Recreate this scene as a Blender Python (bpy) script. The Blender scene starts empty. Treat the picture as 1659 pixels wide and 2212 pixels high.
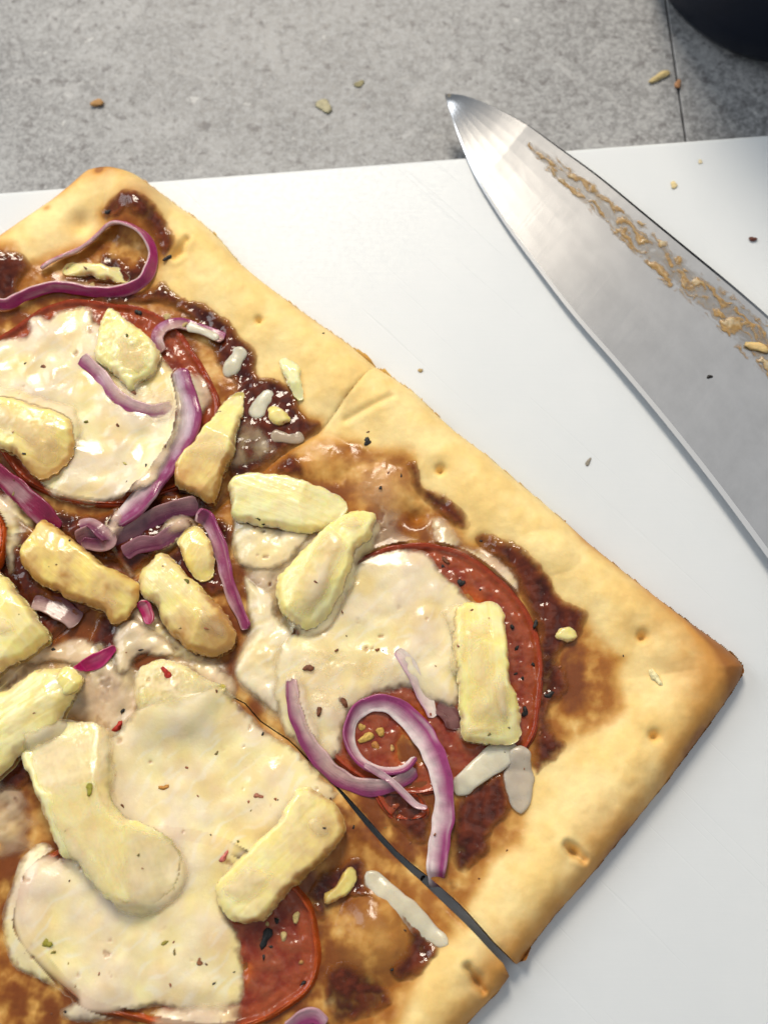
import bpy, math, random
import numpy as np

random.seed(4)
MM = 0.001
scn = bpy.context.scene
COL = scn.collection

# ------------------------------------------------------------------ camera
TH = math.radians(17.0)
FPX = 2800.0                    # focal length, in units of a 1659 x 2212 frame
LOOK = np.array([0.0, 0.0, 5.0])
CAM = LOOK + 280.0 * np.array([0.0, -math.sin(TH), math.cos(TH)])
cd = bpy.data.cameras.new('camera')
cam = bpy.data.objects.new('camera', cd)
COL.objects.link(cam)
cam.location = [c * MM for c in CAM]
cam.rotation_euler = (TH, 0, 0)
cd.sensor_fit = 'VERTICAL'
cd.sensor_height = 36.0
cd.lens = FPX / 2212.0 * 36.0
cd.clip_start = 0.005
cd.clip_end = 20.0
cd.dof.use_dof = True
cd.dof.focus_distance = 0.272
cd.dof.aperture_fstop = cd.lens / 3.4      # entrance pupil of about 3.4 mm
scn.camera = cam

# ------------------------------------------------------------------ light
w = bpy.data.worlds.new('World')
scn.world = w
w.use_nodes = True
w.node_tree.nodes['Background'].inputs[0].default_value = (0.86, 0.93, 1.0, 1)
w.node_tree.nodes['Background'].inputs[1].default_value = 0.36


def area(name, loc, target, size, power, color):
    ld = bpy.data.lights.new(name, 'AREA')
    ld.shape = 'DISK'
    ld.size = size * MM
    ld.energy = power
    ld.color = color
    o = bpy.data.objects.new(name, ld)
    COL.objects.link(o)
    o.location = [c * MM for c in loc]
    from mathutils import Vector
    o.rotation_euler = (Vector(target) - Vector(loc)).to_track_quat('-Z', 'Y').to_euler()
    return o


area('kitchen_lamp', (-110, 780, 880), (0, 0, 0), 360, 11.3, (1.0, 0.89, 0.74))
area('window_light', (-1000, 500, 800), (0, 40, 0), 700, 6.0, (0.92, 0.96, 1.0))
area('added_blade_fill', (520, 330, 1600), (0, 100, 0), 1200, 1.6, (1.0, 0.97, 0.93))  # added soft fill to brighten the steel blade, no such lamp seen
scn.view_settings.view_transform = 'Standard'
scn.view_settings.look = 'None'
scn.view_settings.exposure = 0.0
scn.view_settings.gamma = 1.0
scn.render.engine = 'CYCLES'
scn.cycles.use_denoising = True
scn.cycles.max_bounces = 6


# ------------------------------------------------------------------ helpers: numbers
def W(pts, h=0.0):
    """frame position -> world mm on the level z = h"""
    p = np.atleast_2d(np.asarray(pts, float))
    u = p[:, 0] - 829.5
    v = p[:, 1] - 1106.0
    dy = FPX * math.sin(TH) - v * math.cos(TH)
    dz = -FPX * math.cos(TH) - v * math.sin(TH)
    t = (h - CAM[2]) / dz
    return np.stack([CAM[0] + t * u, CAM[1] + t * dy], 1)


REG = {1: (.5047, 0, 328.4), 2: (.5047, 0, 985), 3: (.5047, 0, 1436.6), 4: (.5047, 492.5, 738.8),
       5: (.5047, 574.6, 1313.4), 6: (.4825, 903, 164.2), 0: (1, 0, 0),
       's': (.2771, 0, 361.2), 'n2': (.2474, 0, 1026), 'n3': (.2474, 0, 1436.6), 'n4': (.3464, 0, 1847),
       'n5': (.2969, 1190.3, 1149.3)}


def R(k, pts):
    s, ox, oy = REG[k]
    return [(ox + x * s, oy + y * s) for x, y in pts]


def _h(ix, iy, seed):
    n = (ix.astype(np.int64) * 374761393 + iy.astype(np.int64) * 668265263 + seed * 1442695041) & 0xffffffff
    n = ((n ^ (n >> 13)) * 1274126177) & 0xffffffff
    n = n ^ (n >> 16)
    return (n & 0xffff) / 65535.0


def noise(x, y, seed=0):
    """gradient noise about -1..1"""
    ix = np.floor(x); iy = np.floor(y)
    fx = x - ix; fy = y - iy
    ux = fx * fx * fx * (fx * (fx * 6 - 15) + 10)
    uy = fy * fy * fy * (fy * (fy * 6 - 15) + 10)

    def g(dx, dy):
        a = _h(ix + dx, iy + dy, seed) * 6.2831853
        return np.cos(a) * (fx - dx) + np.sin(a) * (fy - dy)
    a = g(0, 0) * (1 - ux) + g(1, 0) * ux
    b = g(0, 1) * (1 - ux) + g(1, 1) * ux
    return (a * (1 - uy) + b * uy) * 1.5


def fbm(x, y, scale, seed=0, oct=4, gain=0.5):
    s = 0; a = 1.0; f = 1.0 / scale
    for k in range(oct):
        s = s + a * noise(x * f + 17.3 * k, y * f - 9.1 * k, seed + k)
        a *= gain; f *= 2.03
    return s


def ss(a, b, x):
    t = np.clip((x - a) / (b - a), 0, 1)
    return t * t * (3 - 2 * t)


def lerp3(c0, c1, m):
    return np.asarray(c0) * (1 - m[..., None]) + np.asarray(c1) * m[..., None]


def gblur(a, sig):
    """gaussian blur, sigma in mm, separable"""
    s = sig / DX
    r = max(1, int(3 * s))
    k = np.exp(-0.5 * (np.arange(-r, r + 1) / s) ** 2)
    k /= k.sum()
    b = np.pad(a, ((r, r), (r, r)), mode='edge')
    ny, nx = a.shape
    t = np.zeros((ny, nx + 2 * r))
    for n, kk in enumerate(k):
        t += kk * b[n:n + ny, :]
    o = np.zeros((ny, nx))
    for n, kk in enumerate(k):
        o += kk * t[:, n:n + nx]
    return o


def smooth(pts, closed=True, n=6):
    p = np.asarray(pts, float)
    N = len(p)
    out = []
    for i in range(N if closed else N - 1):
        if closed:
            a, b, c, d = p[(i - 1) % N], p[i], p[(i + 1) % N], p[(i + 2) % N]
        else:
            a, b, c, d = p[max(i - 1, 0)], p[i], p[i + 1], p[min(i + 2, N - 1)]
        for k in range(n):
            t = k / n
            out.append(0.5 * (2 * b + (c - a) * t + (2 * a - 5 * b + 4 * c - d) * t * t + (3 * b - a - 3 * c + d) * t ** 3))
    if not closed:
        out.append(p[-1])
    return np.array(out)


def pdist(px, py, poly, closed=True, near=False):
    best = np.full(px.shape, 1e9)
    idx = np.zeros(px.shape, int)
    N = len(poly)
    for i in range(N if closed else N - 1):
        ax, ay = poly[i][:2]; bx, by = poly[(i + 1) % N][:2]
        ex, ey = bx - ax, by - ay
        L = ex * ex + ey * ey + 1e-12
        t = np.clip(((px - ax) * ex + (py - ay) * ey) / L, 0, 1)
        d = (px - ax - t * ex) ** 2 + (py - ay - t * ey) ** 2
        if near:
            m = d < best
            idx[m] = i
        np.minimum(best, d, out=best)
    return (np.sqrt(best), idx) if near else np.sqrt(best)


def sdf(px, py, poly):
    d = pdist(px, py, poly)
    ins = np.zeros(px.shape, bool)
    N = len(poly)
    for i in range(N):
        ax, ay = poly[i]; bx, by = poly[(i + 1) % N]
        if ay == by:
            continue
        c = ((ay > py) != (by > py)) & (px < (bx - ax) * (py - ay) / (by - ay) + ax)
        ins ^= c
    return np.where(ins, -d, d)


# the working grid over the flatbread: height and colour of whatever lies topmost so far
DX = 0.30
X0, X1, Y0, Y1 = -104.0, 84.0, -138.0, 84.0
gx = np.arange(X0, X1, DX); gy = np.arange(Y0, Y1, DX)
GX, GY = np.meshgrid(gx, gy)
H = np.zeros(GX.shape)
UC = np.zeros(GX.shape + (3,))
UC[:] = (0.5, 0.24, 0.07)


def win(poly, m=3.0):
    p = np.asarray(poly)
    i0 = max(0, int((p[:, 0].min() - m - X0) / DX)); i1 = min(len(gx), int((p[:, 0].max() + m - X0) / DX) + 2)
    j0 = max(0, int((p[:, 1].min() - m - Y0) / DX)); j1 = min(len(gy), int((p[:, 1].max() + m - Y0) / DX) + 2)
    return (slice(j0, j1), slice(i0, i1))


def samp(A, x, y):
    i = np.clip(((np.asarray(x) - X0) / DX).astype(int), 0, len(gx) - 1)
    j = np.clip(((np.asarray(y) - Y0) / DX).astype(int), 0, len(gy) - 1)
    return A[j, i]


def hit(u, v):
    """where the line of sight at a frame position meets the food surface"""
    h = 8.0
    for k in range(6):
        p = W([(u, v)], h)[0]
        h = 0.4 * h + 0.6 * float(samp(H, p[0], p[1]))
    return p[0], p[1], h


# ------------------------------------------------------------------ helpers: objects
def tag(o, label=None, cat=None, group=None, kind=None):
    if label: o['label'] = label
    if cat: o['category'] = cat
    if group: o['group'] = group
    if kind: o['kind'] = kind
    return o


def thing(name, label, cat, origin, group=None):
    o = bpy.data.objects.new(name, None)
    o.empty_display_size = 0.01
    COL.objects.link(o)
    o.location = [float(c) * MM for c in origin]
    o['origin_mm'] = [float(c) for c in origin]
    return tag(o, label, cat, group)


def org(parent, default):
    while parent is not None:
        if 'origin_mm' in parent:
            return np.array(list(parent['origin_mm']))
        parent = parent.parent
    return np.asarray(default, float)


def mesh_obj(name, V, faces, mat, parent=None, origin=None, attrs=None, smooth_=True):
    """V world mm (n,3); faces list of int arrays (m,3) or (m,4)"""
    V = np.asarray(V, float)
    o0 = org(parent, origin if origin is not None else (0, 0, 0))
    me = bpy.data.meshes.new(name)
    nl = sum(f.size for f in faces); nf = sum(len(f) for f in faces)
    me.vertices.add(len(V))
    me.vertices.foreach_set('co', ((V - o0) * MM).astype(np.float32).ravel())
    me.loops.add(nl); me.polygons.add(nf)
    li = np.concatenate([f.ravel() for f in faces]).astype(np.int32)
    tot = np.concatenate([np.full(len(f), f.shape[1]) for f in faces]).astype(np.int32)
    st = np.concatenate([[0], np.cumsum(tot)[:-1]]).astype(np.int32)
    me.loops.foreach_set('vertex_index', li)
    me.polygons.foreach_set('loop_start', st)
    me.polygons.foreach_set('loop_total', tot)
    me.polygons.foreach_set('use_smooth', np.full(nf, smooth_))
    for k, a in (attrs or {}).items():
        a = np.asarray(a, np.float32)
        if a.ndim == 1:
            at = me.attributes.new(k, 'FLOAT', 'POINT')
            at.data.foreach_set('value', a)
        elif k == 'P':
            at = me.attributes.new(k, 'FLOAT_VECTOR', 'POINT')
            at.data.foreach_set('vector', a.ravel())
        else:
            at = me.attributes.new(k, 'FLOAT_COLOR', 'POINT')
            at.data.foreach_set('color', np.concatenate([a, np.ones((len(a), 1), np.float32)], 1).ravel())
    me.update(calc_edges=True)
    me.validate()
    me.materials.append(mat)
    o = bpy.data.objects.new(name, me)
    COL.objects.link(o)
    if parent is not None:
        o.parent = parent
    else:
        o.location = [c * MM for c in o0]
        o['origin_mm'] = [float(c) for c in o0]
    return o


def hf(name, wn, d, top, bot, mat, parent=None, origin=None, attrs=None, bottom=True):
    """closed sheet between two height maps, cut cleanly along d = 0"""
    x = GX[wn].copy(); y = GY[wn].copy()
    ins = d < 0
    cell = ins[:-1, :-1] | ins[1:, :-1] | ins[:-1, 1:] | ins[1:, 1:]
    if not cell.any():
        return None
    g1, g0 = np.gradient(d, DX)
    gl = g0 * g0 + g1 * g1 + 1e-6
    st = np.where(ins, 0, d) / gl
    sx = np.clip(st * g0, -1.6 * DX, 1.6 * DX); sy = np.clip(st * g1, -1.6 * DX, 1.6 * DX)
    x -= sx; y -= sy
    used = np.zeros(d.shape, bool)
    used[:-1, :-1] |= cell; used[1:, :-1] |= cell; used[:-1, 1:] |= cell; used[1:, 1:] |= cell
    idx = -np.ones(d.shape, int)
    n = used.sum()
    idx[used] = np.arange(n)
    q = np.stack([idx[:-1, :-1][cell], idx[:-1, 1:][cell], idx[1:, 1:][cell], idx[1:, :-1][cell]], 1)
    V = [np.stack([x[used], y[used], top[used]], 1), np.stack([x[used], y[used], np.minimum(bot, top - 0.02)[used]], 1)]
    F = [q]
    if bottom:
        F.append(q[:, ::-1] + n)
    # walls
    cp = np.pad(cell, 1)
    def wall(a, b):
        if len(a):
            F.append(np.stack([a, a + n, b + n, b], 1))
    lo = cell & ~cp[:-2, 1:-1]; wall(idx[:-1, 1:][lo], idx[:-1, :-1][lo])
    hi = cell & ~cp[2:, 1:-1]; wall(idx[1:, :-1][hi], idx[1:, 1:][hi])
    le = cell & ~cp[1:-1, :-2]; wall(idx[:-1, :-1][le], idx[1:, :-1][le])
    ri = cell & ~cp[1:-1, 2:]; wall(idx[1:, 1:][ri], idx[:-1, 1:][ri])
    at = {}
    for k, a in (attrs or {}).items():
        at[k] = np.concatenate([a[used], a[used]], 0)
    return mesh_obj(name, np.concatenate(V), F, mat, parent, origin, at)


def ribbon(name, path, width, thick, tilt, mat, parent=None, origin=None, bend=0.0, colf=None, closed=False, ns=16,
           taper=True, seed=0, raster=True, rcol=None, wob=0.12, power=2.6, tl=.45):
    """sweep a flattened section along a 3-D path (mm). tilt in degrees, 0 lies flat, 90 stands on edge"""
    P = np.asarray(path, float)
    n = len(P)
    if closed:
        T = np.roll(P, -1, 0) - np.roll(P, 1, 0)
    else:
        T = np.gradient(P, axis=0)
    T /= np.linalg.norm(T, axis=1)[:, None] + 1e-9
    side = np.stack([T[:, 1], -T[:, 0], 0 * T[:, 0]], 1)
    side /= np.linalg.norm(side, axis=1)[:, None] + 1e-9
    up = np.cross(side, T)
    wv = np.broadcast_to(np.interp(np.linspace(0, 1, n), np.linspace(0, 1, np.size(width)), np.atleast_1d(width)), (n,)).copy()
    tv = np.broadcast_to(np.interp(np.linspace(0, 1, n), np.linspace(0, 1, np.size(tilt)), np.atleast_1d(tilt)), (n,))
    L = np.concatenate([[0], np.cumsum(np.linalg.norm(np.diff(P, axis=0), axis=1))])
    wv *= 1 + wob * noise(L / 4.0, 0 * L + seed * 3.1, seed)
    hv = np.full(n, float(thick)) * (1 + wob * noise(L / 3.0, 0 * L + 7 + seed, seed))
    if taper and not closed:
        e = np.minimum(L, L[-1] - L) / max(0.4, tl * float(np.mean(wv)))
        f = np.sqrt(np.clip(1 - (1 - np.clip(e, 0, 1)) ** 2, 0.02, 1))
        wv *= f; hv *= 0.35 + 0.65 * f
    c, s = np.cos(np.radians(tv))[:, None], np.sin(np.radians(tv))[:, None]
    wd = c * side + s * up
    td = -s * side + c * up
    ph = np.arange(ns) / ns * 2 * math.pi
    cp_, sp_ = np.cos(ph), np.sin(ph)
    pn = np.sign(cp_) * np.abs(cp_) ** (2 / power)
    qn = np.sign(sp_) * np.abs(sp_) ** (2 / power)
    V = np.zeros((n, ns, 3)); C = np.zeros((n, ns, 3)); FP = np.zeros((n, ns, 3))
    for k in range(ns):
        rip = 0.06 * noise(L / 1.5, 0 * L + k * 1.7, seed + 5)
        V[:, k] = P + wd * (pn[k] * wv / 2)[:, None] + td * (qn[k] * hv / 2 * (1 + rip) + bend * (pn[k] ** 2 - 0.4))[:, None]
        C[:, k] = colf(L, pn[k], qn[k]) if colf else (0.8, 0.72, 0.5)
        FP[:, k] = np.stack([L * 0.12, 0 * L + pn[k] * np.mean(wv) * 0.5, 0 * L + qn[k] * thick], 1)
    a = np.arange(n if closed else n - 1)
    i0 = a[:, None] * ns + np.arange(ns)[None]
    i1 = a[:, None] * ns + (np.arange(ns)[None] + 1) % ns
    j0 = ((a + 1) % n)[:, None] * ns + np.arange(ns)[None]
    j1 = ((a + 1) % n)[:, None] * ns + (np.arange(ns)[None] + 1) % ns
    F = [np.stack([i0, j0, j1, i1], -1).reshape(-1, 4)]
    Vf = V.reshape(-1, 3); Cf = C.reshape(-1, 3); Pf = FP.reshape(-1, 3)
    if not closed:
        Vf = np.concatenate([Vf, V[0].mean(0)[None], V[-1].mean(0)[None]])
        Cf = np.concatenate([Cf, Cf[:1], Cf[-1:]]); Pf = np.concatenate([Pf, Pf[:1], Pf[-1:]])
        m = n * ns
        k = np.arange(ns)
        F.append(np.stack([np.full(ns, m), k, (k + 1) % ns], 1))
        F.append(np.stack([np.full(ns, m + 1), (n - 1) * ns + (k + 1) % ns, (n - 1) * ns + k], 1))
    if raster:
        wn = win(P, 4)
        dd, ii = pdist(GX[wn], GY[wn], P, closed, True)
        hw = np.maximum(np.abs(c[:, 0]) * wv, np.abs(s[:, 0]) * hv) / 2
        ht = P[:, 2] + np.maximum(np.abs(s[:, 0]) * wv, np.abs(c[:, 0]) * hv) / 2
        m = dd < hw[ii]
        Hn = H[wn]; up_ = m & (ht[ii] > Hn)
        Hn[up_] = ht[ii][up_]
        if rcol is not None:
            UC[wn][up_] = rcol
    return mesh_obj(name, Vf, F, mat, parent, origin, {'Col': Cf, 'P': Pf, 'Alpha': np.full(len(Cf), .75)})


def path3(pts, h=None, lift=0.0, n=8, closed=False, sm=9):
    """frame positions -> a smooth 3-D path lying on the food"""
    q = smooth(pts, closed, n)
    if h is not None:
        xy = W(q, h)
        z = np.full(len(q), float(h)) if np.isscalar(h) else h
    else:
        z = np.array([hit(u, v)[2] for u, v in q])
        k = np.ones(sm) / sm
        z = np.convolve(np.pad(z, sm // 2, mode='edge'), k, 'valid') + lift
        xy = np.concatenate([W(q[i:i + 1], z[i]) for i in range(len(q))])
    return np.column_stack([xy, z])


# ------------------------------------------------------------------ helpers: materials
def new_mat(name):
    m = bpy.data.materials.new(name)
    m.use_nodes = True
    nt = m.node_tree
    b = nt.nodes['Principled BSDF']
    return m, nt, b


def N(nt, t, **kw):
    n = nt.nodes.new(t)
    for k, v in kw.items():
        if k.startswith('i_'):
            n.inputs[k[2:].replace('_', ' ')].default_value = v
        else:
            setattr(n, k, v)
    return n


def tex(nt, scale, detail=4.0, rough=0.55, coord='Object', vec=None, stretch=None):
    t = N(nt, 'ShaderNodeTexNoise', i_Scale=scale, i_Detail=detail, i_Roughness=rough)
    if vec is None:
        c = N(nt, 'ShaderNodeTexCoord')
        vec = c.outputs[coord]
    if stretch:
        mp = N(nt, 'ShaderNodeMapping')
        mp.inputs['Scale'].default_value = stretch
        nt.links.new(vec, mp.inputs['Vector'])
        vec = mp.outputs['Vector']
    nt.links.new(vec, t.inputs['Vector'])
    return t


def ramp(nt, src, a, b, lo=0.0, hi=1.0):
    r = N(nt, 'ShaderNodeMapRange')
    r.inputs['From Min'].default_value = a; r.inputs['From Max'].default_value = b
    r.inputs['To Min'].default_value = lo; r.inputs['To Max'].default_value = hi
    nt.links.new(src, r.inputs['Value'])
    return r.outputs['Result']


def mixc(nt, fac, a, b, mode='MIX'):
    m = N(nt, 'ShaderNodeMix', data_type='RGBA', blend_type=mode)
    for k, v in ((0, fac), (6, a), (7, b)):
        if hasattr(v, 'links'):
            nt.links.new(v, m.inputs[k])
        elif k == 0:
            m.inputs[0].default_value = v
        else:
            m.inputs[k].default_value = (*v, 1) if len(v) == 3 else v
    return m.outputs[2]


def food(name, dry=0.5, wet=0.2, sss=0.0, rad=(1, .5, .25), sscale=1.5, bumps=((900, 0.15, 0.3),), var=0.12, vscale=500,
         fibre=0.0, coat=0.0, ior=1.42, rvar=0.1, spec=0.5, alpha=False):
    m, nt, b = new_mat(name)
    A = N(nt, 'ShaderNodeAttribute', attribute_name='Col')
    t = tex(nt, vscale, 5)
    v = ramp(nt, t.outputs['Fac'], 0.3, 0.7, 1 - var, 1 + var)
    hs = N(nt, 'ShaderNodeHueSaturation')
    nt.links.new(A.outputs['Color'], hs.inputs['Color'])
    nt.links.new(v, hs.inputs['Value'])
    nt.links.new(hs.outputs['Color'], b.inputs['Base Color'])
    Wt = N(nt, 'ShaderNodeAttribute', attribute_name='Wet')
    rr = ramp(nt, Wt.outputs['Fac'], 0, 1, dry, wet)
    t2 = tex(nt, vscale * 1.7, 4)
    ra = ramp(nt, t2.outputs['Fac'], 0.3, 0.7, -rvar, rvar)
    ad = N(nt, 'ShaderNodeMath', operation='ADD', use_clamp=True)
    nt.links.new(rr, ad.inputs[0]); nt.links.new(ra, ad.inputs[1])
    nt.links.new(ad.outputs[0], b.inputs['Roughness'])
    b.inputs['IOR'].default_value = ior
    b.inputs['Specular IOR Level'].default_value = spec
    if sss:
        b.inputs['Subsurface Weight'].default_value = sss
        b.inputs['Subsurface Radius'].default_value = rad
        b.inputs['Subsurface Scale'].default_value = sscale * MM
    if coat:
        b.inputs['Coat Weight'].default_value = coat
        b.inputs['Coat Roughness'].default_value = 0.12
    prev = None
    lst = [(tex(nt, s, 4).outputs['Fac'], st, dist) for s, st, dist in bumps]
    if fibre:
        P = N(nt, 'ShaderNodeAttribute', attribute_name='P')
        lst.append((tex(nt, 2.2, 3, vec=P.outputs['Vector']).outputs['Fac'], fibre, 0.5))
    for src, st, dist in lst:
        bp = N(nt, 'ShaderNodeBump')
        bp.inputs['Strength'].default_value = st
        bp.inputs['Distance'].default_value = dist * MM
        nt.links.new(src, bp.inputs['Height'])
        if prev: nt.links.new(prev, bp.inputs['Normal'])
        prev = bp.outputs['Normal']
    if prev: nt.links.new(prev, b.inputs['Normal'])
    if alpha:      # thin sheets are see-through
        Al = N(nt, 'ShaderNodeAttribute', attribute_name='Alpha')
        nt.links.new(Al.outputs['Fac'], b.inputs['Alpha'])
    return m


M = {}
M['crust'] = food('baked_crust', 0.58, 0.16, sss=0.15, sscale=1.2, bumps=((300, 0.14, 0.5), (1300, 0.24, 0.2)), var=0.07, vscale=350, rvar=0.08, spec=0.4)
M['sauce'] = food('barbecue_sauce', 0.14, 0.09, bumps=((260, 0.34, 0.7), (700, 0.14, 0.3)), var=0.25, vscale=300, rvar=0.05, alpha=True)
M['tomato'] = food('roast_tomato_flesh', 0.22, 0.10, sss=0.35, rad=(1, .25, .1), sscale=2.0, bumps=((300, 0.22, 0.6), (900, 0.10, 0.3)), var=0.13, vscale=450)
M['skin'] = food('tomato_skin', 0.24, 0.2, sss=0.15, rad=(1, .2, .1), sscale=1.0, bumps=((350, 0.25, 0.4),), var=0.25, vscale=250)
M['onion'] = food('red_onion', 0.20, 0.16, sss=0.3, rad=(1, .5, .6), sscale=1.4, bumps=((1500, 0.15, 0.2),), var=0.12, vscale=500, fibre=0.30, coat=.3)
M['pine'] = food('pineapple', 0.20, 0.10, sss=0.6, rad=(1, .7, .2), sscale=3.2, bumps=((500, 0.12, 0.35),), var=0.09, vscale=260, fibre=0.18, coat=.35)
M['cheese'] = food('melted_cheese', 0.26, 0.12, sss=0.5, rad=(1, .8, .5), sscale=2.6, bumps=((170, 0.28, 0.7), (520, 0.30, 0.35)), var=0.05, vscale=260, rvar=0.08, coat=.25, alpha=True)
M['fleck'] = food('ground_spice', 0.6, 0.35, bumps=((2500, 0.5, 0.3),), var=0.3, vscale=1500)
M['crumb'] = food('bread_crumb', 0.7, 0.5, bumps=((2200, 0.5, 0.3),), var=0.2, vscale=1500)
M['residue'] = food('dough_residue', 0.30, 0.18, sss=0.2, sscale=0.8, bumps=((1600, 0.3, 0.3),), var=0.25, vscale=900, alpha=True)

# countertop
m, nt, b = new_mat('stone_laminate')
oc = N(nt, 'ShaderNodeTexCoord').outputs['Object']
big = tex(nt, 22, 5, 0.6, vec=oc); mid = tex(nt, 150, 6, 0.7, vec=oc); fine = tex(nt, 650, 4, 0.75, vec=oc)
dk = tex(nt, 300, 4, 0.65, vec=oc); wh = tex(nt, 280, 4, 0.6, vec=oc)
dist = tex(nt, 60, 4, 0.6, vec=oc); dist.inputs['Distortion'].default_value = 2.5
c = mixc(nt, ramp(nt, big.outputs['Fac'], .32, .68), (.20, .205, .21), (.34, .345, .35))
pat = tex(nt, 55, 5, .65, vec=oc)
c = mixc(nt, ramp(nt, pat.outputs['Fac'], .42, .60, 0, .7), c, (.125, .128, .135))
c = mixc(nt, ramp(nt, mid.outputs['Fac'], .35, .65, 0, .6), c, (.20, .20, .205))
c = mixc(nt, ramp(nt, fine.outputs['Fac'], .42, .60, 0, .7), c, (.43, .435, .44))
fd = tex(nt, 520, 3, .7, vec=oc)
c = mixc(nt, ramp(nt, fd.outputs['Fac'], .52, .64, 0, .6), c, (.13, .13, .135))
c = mixc(nt, ramp(nt, dist.outputs['Fac'], .60, .70, 0, .5), c, (.46, .46, .46))
c = mixc(nt, ramp(nt, dk.outputs['Fac'], .57, .67, 0, .8), c, (.10, .095, .10))
c = mixc(nt, ramp(nt, wh.outputs['Fac'], .66, .72, 0, .6), c, (.58, .58, .57))
nt.links.new(c, b.inputs['Base Color'])
nt.links.new(ramp(nt, fine.outputs['Fac'], .3, .7, .42, .6), b.inputs['Roughness'])
bp = N(nt, 'ShaderNodeBump'); bp.inputs['Strength'].default_value = .25; bp.inputs['Distance'].default_value = .0003
nt.links.new(fine.outputs['Fac'], bp.inputs['Height']); nt.links.new(bp.outputs['Normal'], b.inputs['Normal'])
M['counter'] = m

m, nt, b = new_mat('joint_gap')
b.inputs['Base Color'].default_value = (.02, .02, .02, 1); b.inputs['Roughness'].default_value = .9
M['joint'] = m

# board
m, nt, b = new_mat('white_plastic_board')
oc = N(nt, 'ShaderNodeTexCoord').outputs['Object']
t = tex(nt, 30, 3, vec=oc)
nt.links.new(mixc(nt, ramp(nt, t.outputs['Fac'], .3, .7), (.67, .70, .72), (.71, .735, .75)), b.inputs['Base Color'])
mp0 = N(nt, 'ShaderNodeMapping'); mp0.inputs['Rotation'].default_value = (0, 0, .8); nt.links.new(oc, mp0.inputs['Vector'])
sc_ = tex(nt, 14, 2, .5, vec=mp0.outputs['Vector'], stretch=(1.0, 55.0, 1.0))
s1 = tex(nt, 60, 3, .7, vec=oc, stretch=(1.0, 26.0, 1.0)); s2 = tex(nt, 900, 3, vec=oc)
nt.links.new(ramp(nt, s2.outputs['Fac'], .3, .7, .34, .46), b.inputs['Roughness'])
b.inputs['Subsurface Weight'].default_value = .25
b.inputs['Subsurface Radius'].default_value = (1, 1, 1); b.inputs['Subsurface Scale'].default_value = .002
b1 = N(nt, 'ShaderNodeBump'); b1.inputs['Strength'].default_value = .05; b1.inputs['Distance'].default_value = .0002
nt.links.new(s2.outputs['Fac'], b1.inputs['Height'])
b2 = N(nt, 'ShaderNodeBump'); b2.inputs['Strength'].default_value = .05; b2.inputs['Distance'].default_value = .0003
nt.links.new(s1.outputs['Fac'], b2.inputs['Height']); nt.links.new(b1.outputs['Normal'], b2.inputs['Normal'])
b3 = N(nt, 'ShaderNodeBump'); b3.inputs['Strength'].default_value = .16; b3.inputs['Distance'].default_value = .0002
nt.links.new(ramp(nt, sc_.outputs['Fac'], .66, .70, 1, 0), b3.inputs['Height']); nt.links.new(b2.outputs['Normal'], b3.inputs['Normal'])
nt.links.new(b3.outputs['Normal'], b.inputs['Normal'])
M['board'] = m

# steel
m, nt, b = new_mat('brushed_steel')
P = N(nt, 'ShaderNodeAttribute', attribute_name='P').outputs['Vector']
g = tex(nt, 1.0, 4, .7, vec=P, stretch=(8.0, .06, 1)); cl = tex(nt, .05, 3, vec=P)
b.inputs['Metallic'].default_value = 1
sm_ = tex(nt, .16, 4, .6, vec=P)
nt.links.new(mixc(nt, ramp(nt, sm_.outputs['Fac'], .35, .7), (.46, .46, .465), (.41, .41, .415)), b.inputs['Base Color'])
nt.links.new(ramp(nt, g.outputs['Fac'],  .3, .7, .22, .255), b.inputs['Roughness'])
bp = N(nt, 'ShaderNodeBump'); bp.inputs['Strength'].default_value = .012; bp.inputs['Distance'].default_value = .0002
nt.links.new(g.outputs['Fac'], bp.inputs['Height']); nt.links.new(bp.outputs['Normal'], b.inputs['Normal'])
M['steel'] = m
m, nt, b = new_mat('ground_edge_steel')
b.inputs['Metallic'].default_value = 1; b.inputs['Base Color'].default_value = (.72, .72, .72, 1); b.inputs['Roughness'].default_value = .3
M['edge'] = m
m, nt, b = new_mat('black_handle')
b.inputs['Base Color'].default_value = (.02, .02, .02, 1); b.inputs['Roughness'].default_value = .45
M['handle'] = m
m, nt, b = new_mat('navy_enamel')
t = tex(nt, 40, 3)
nt.links.new(mixc(nt, t.outputs['Fac'], (.004, .007, .016), (.007, .011, .024)), b.inputs['Base Color'])
b.inputs['Roughness'].default_value = .4
b.inputs['Specular IOR Level'].default_value = .15
M['navy'] = m

# ------------------------------------------------------------------ setting
ZC = -9.0     # level of the worktop under the board


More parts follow.
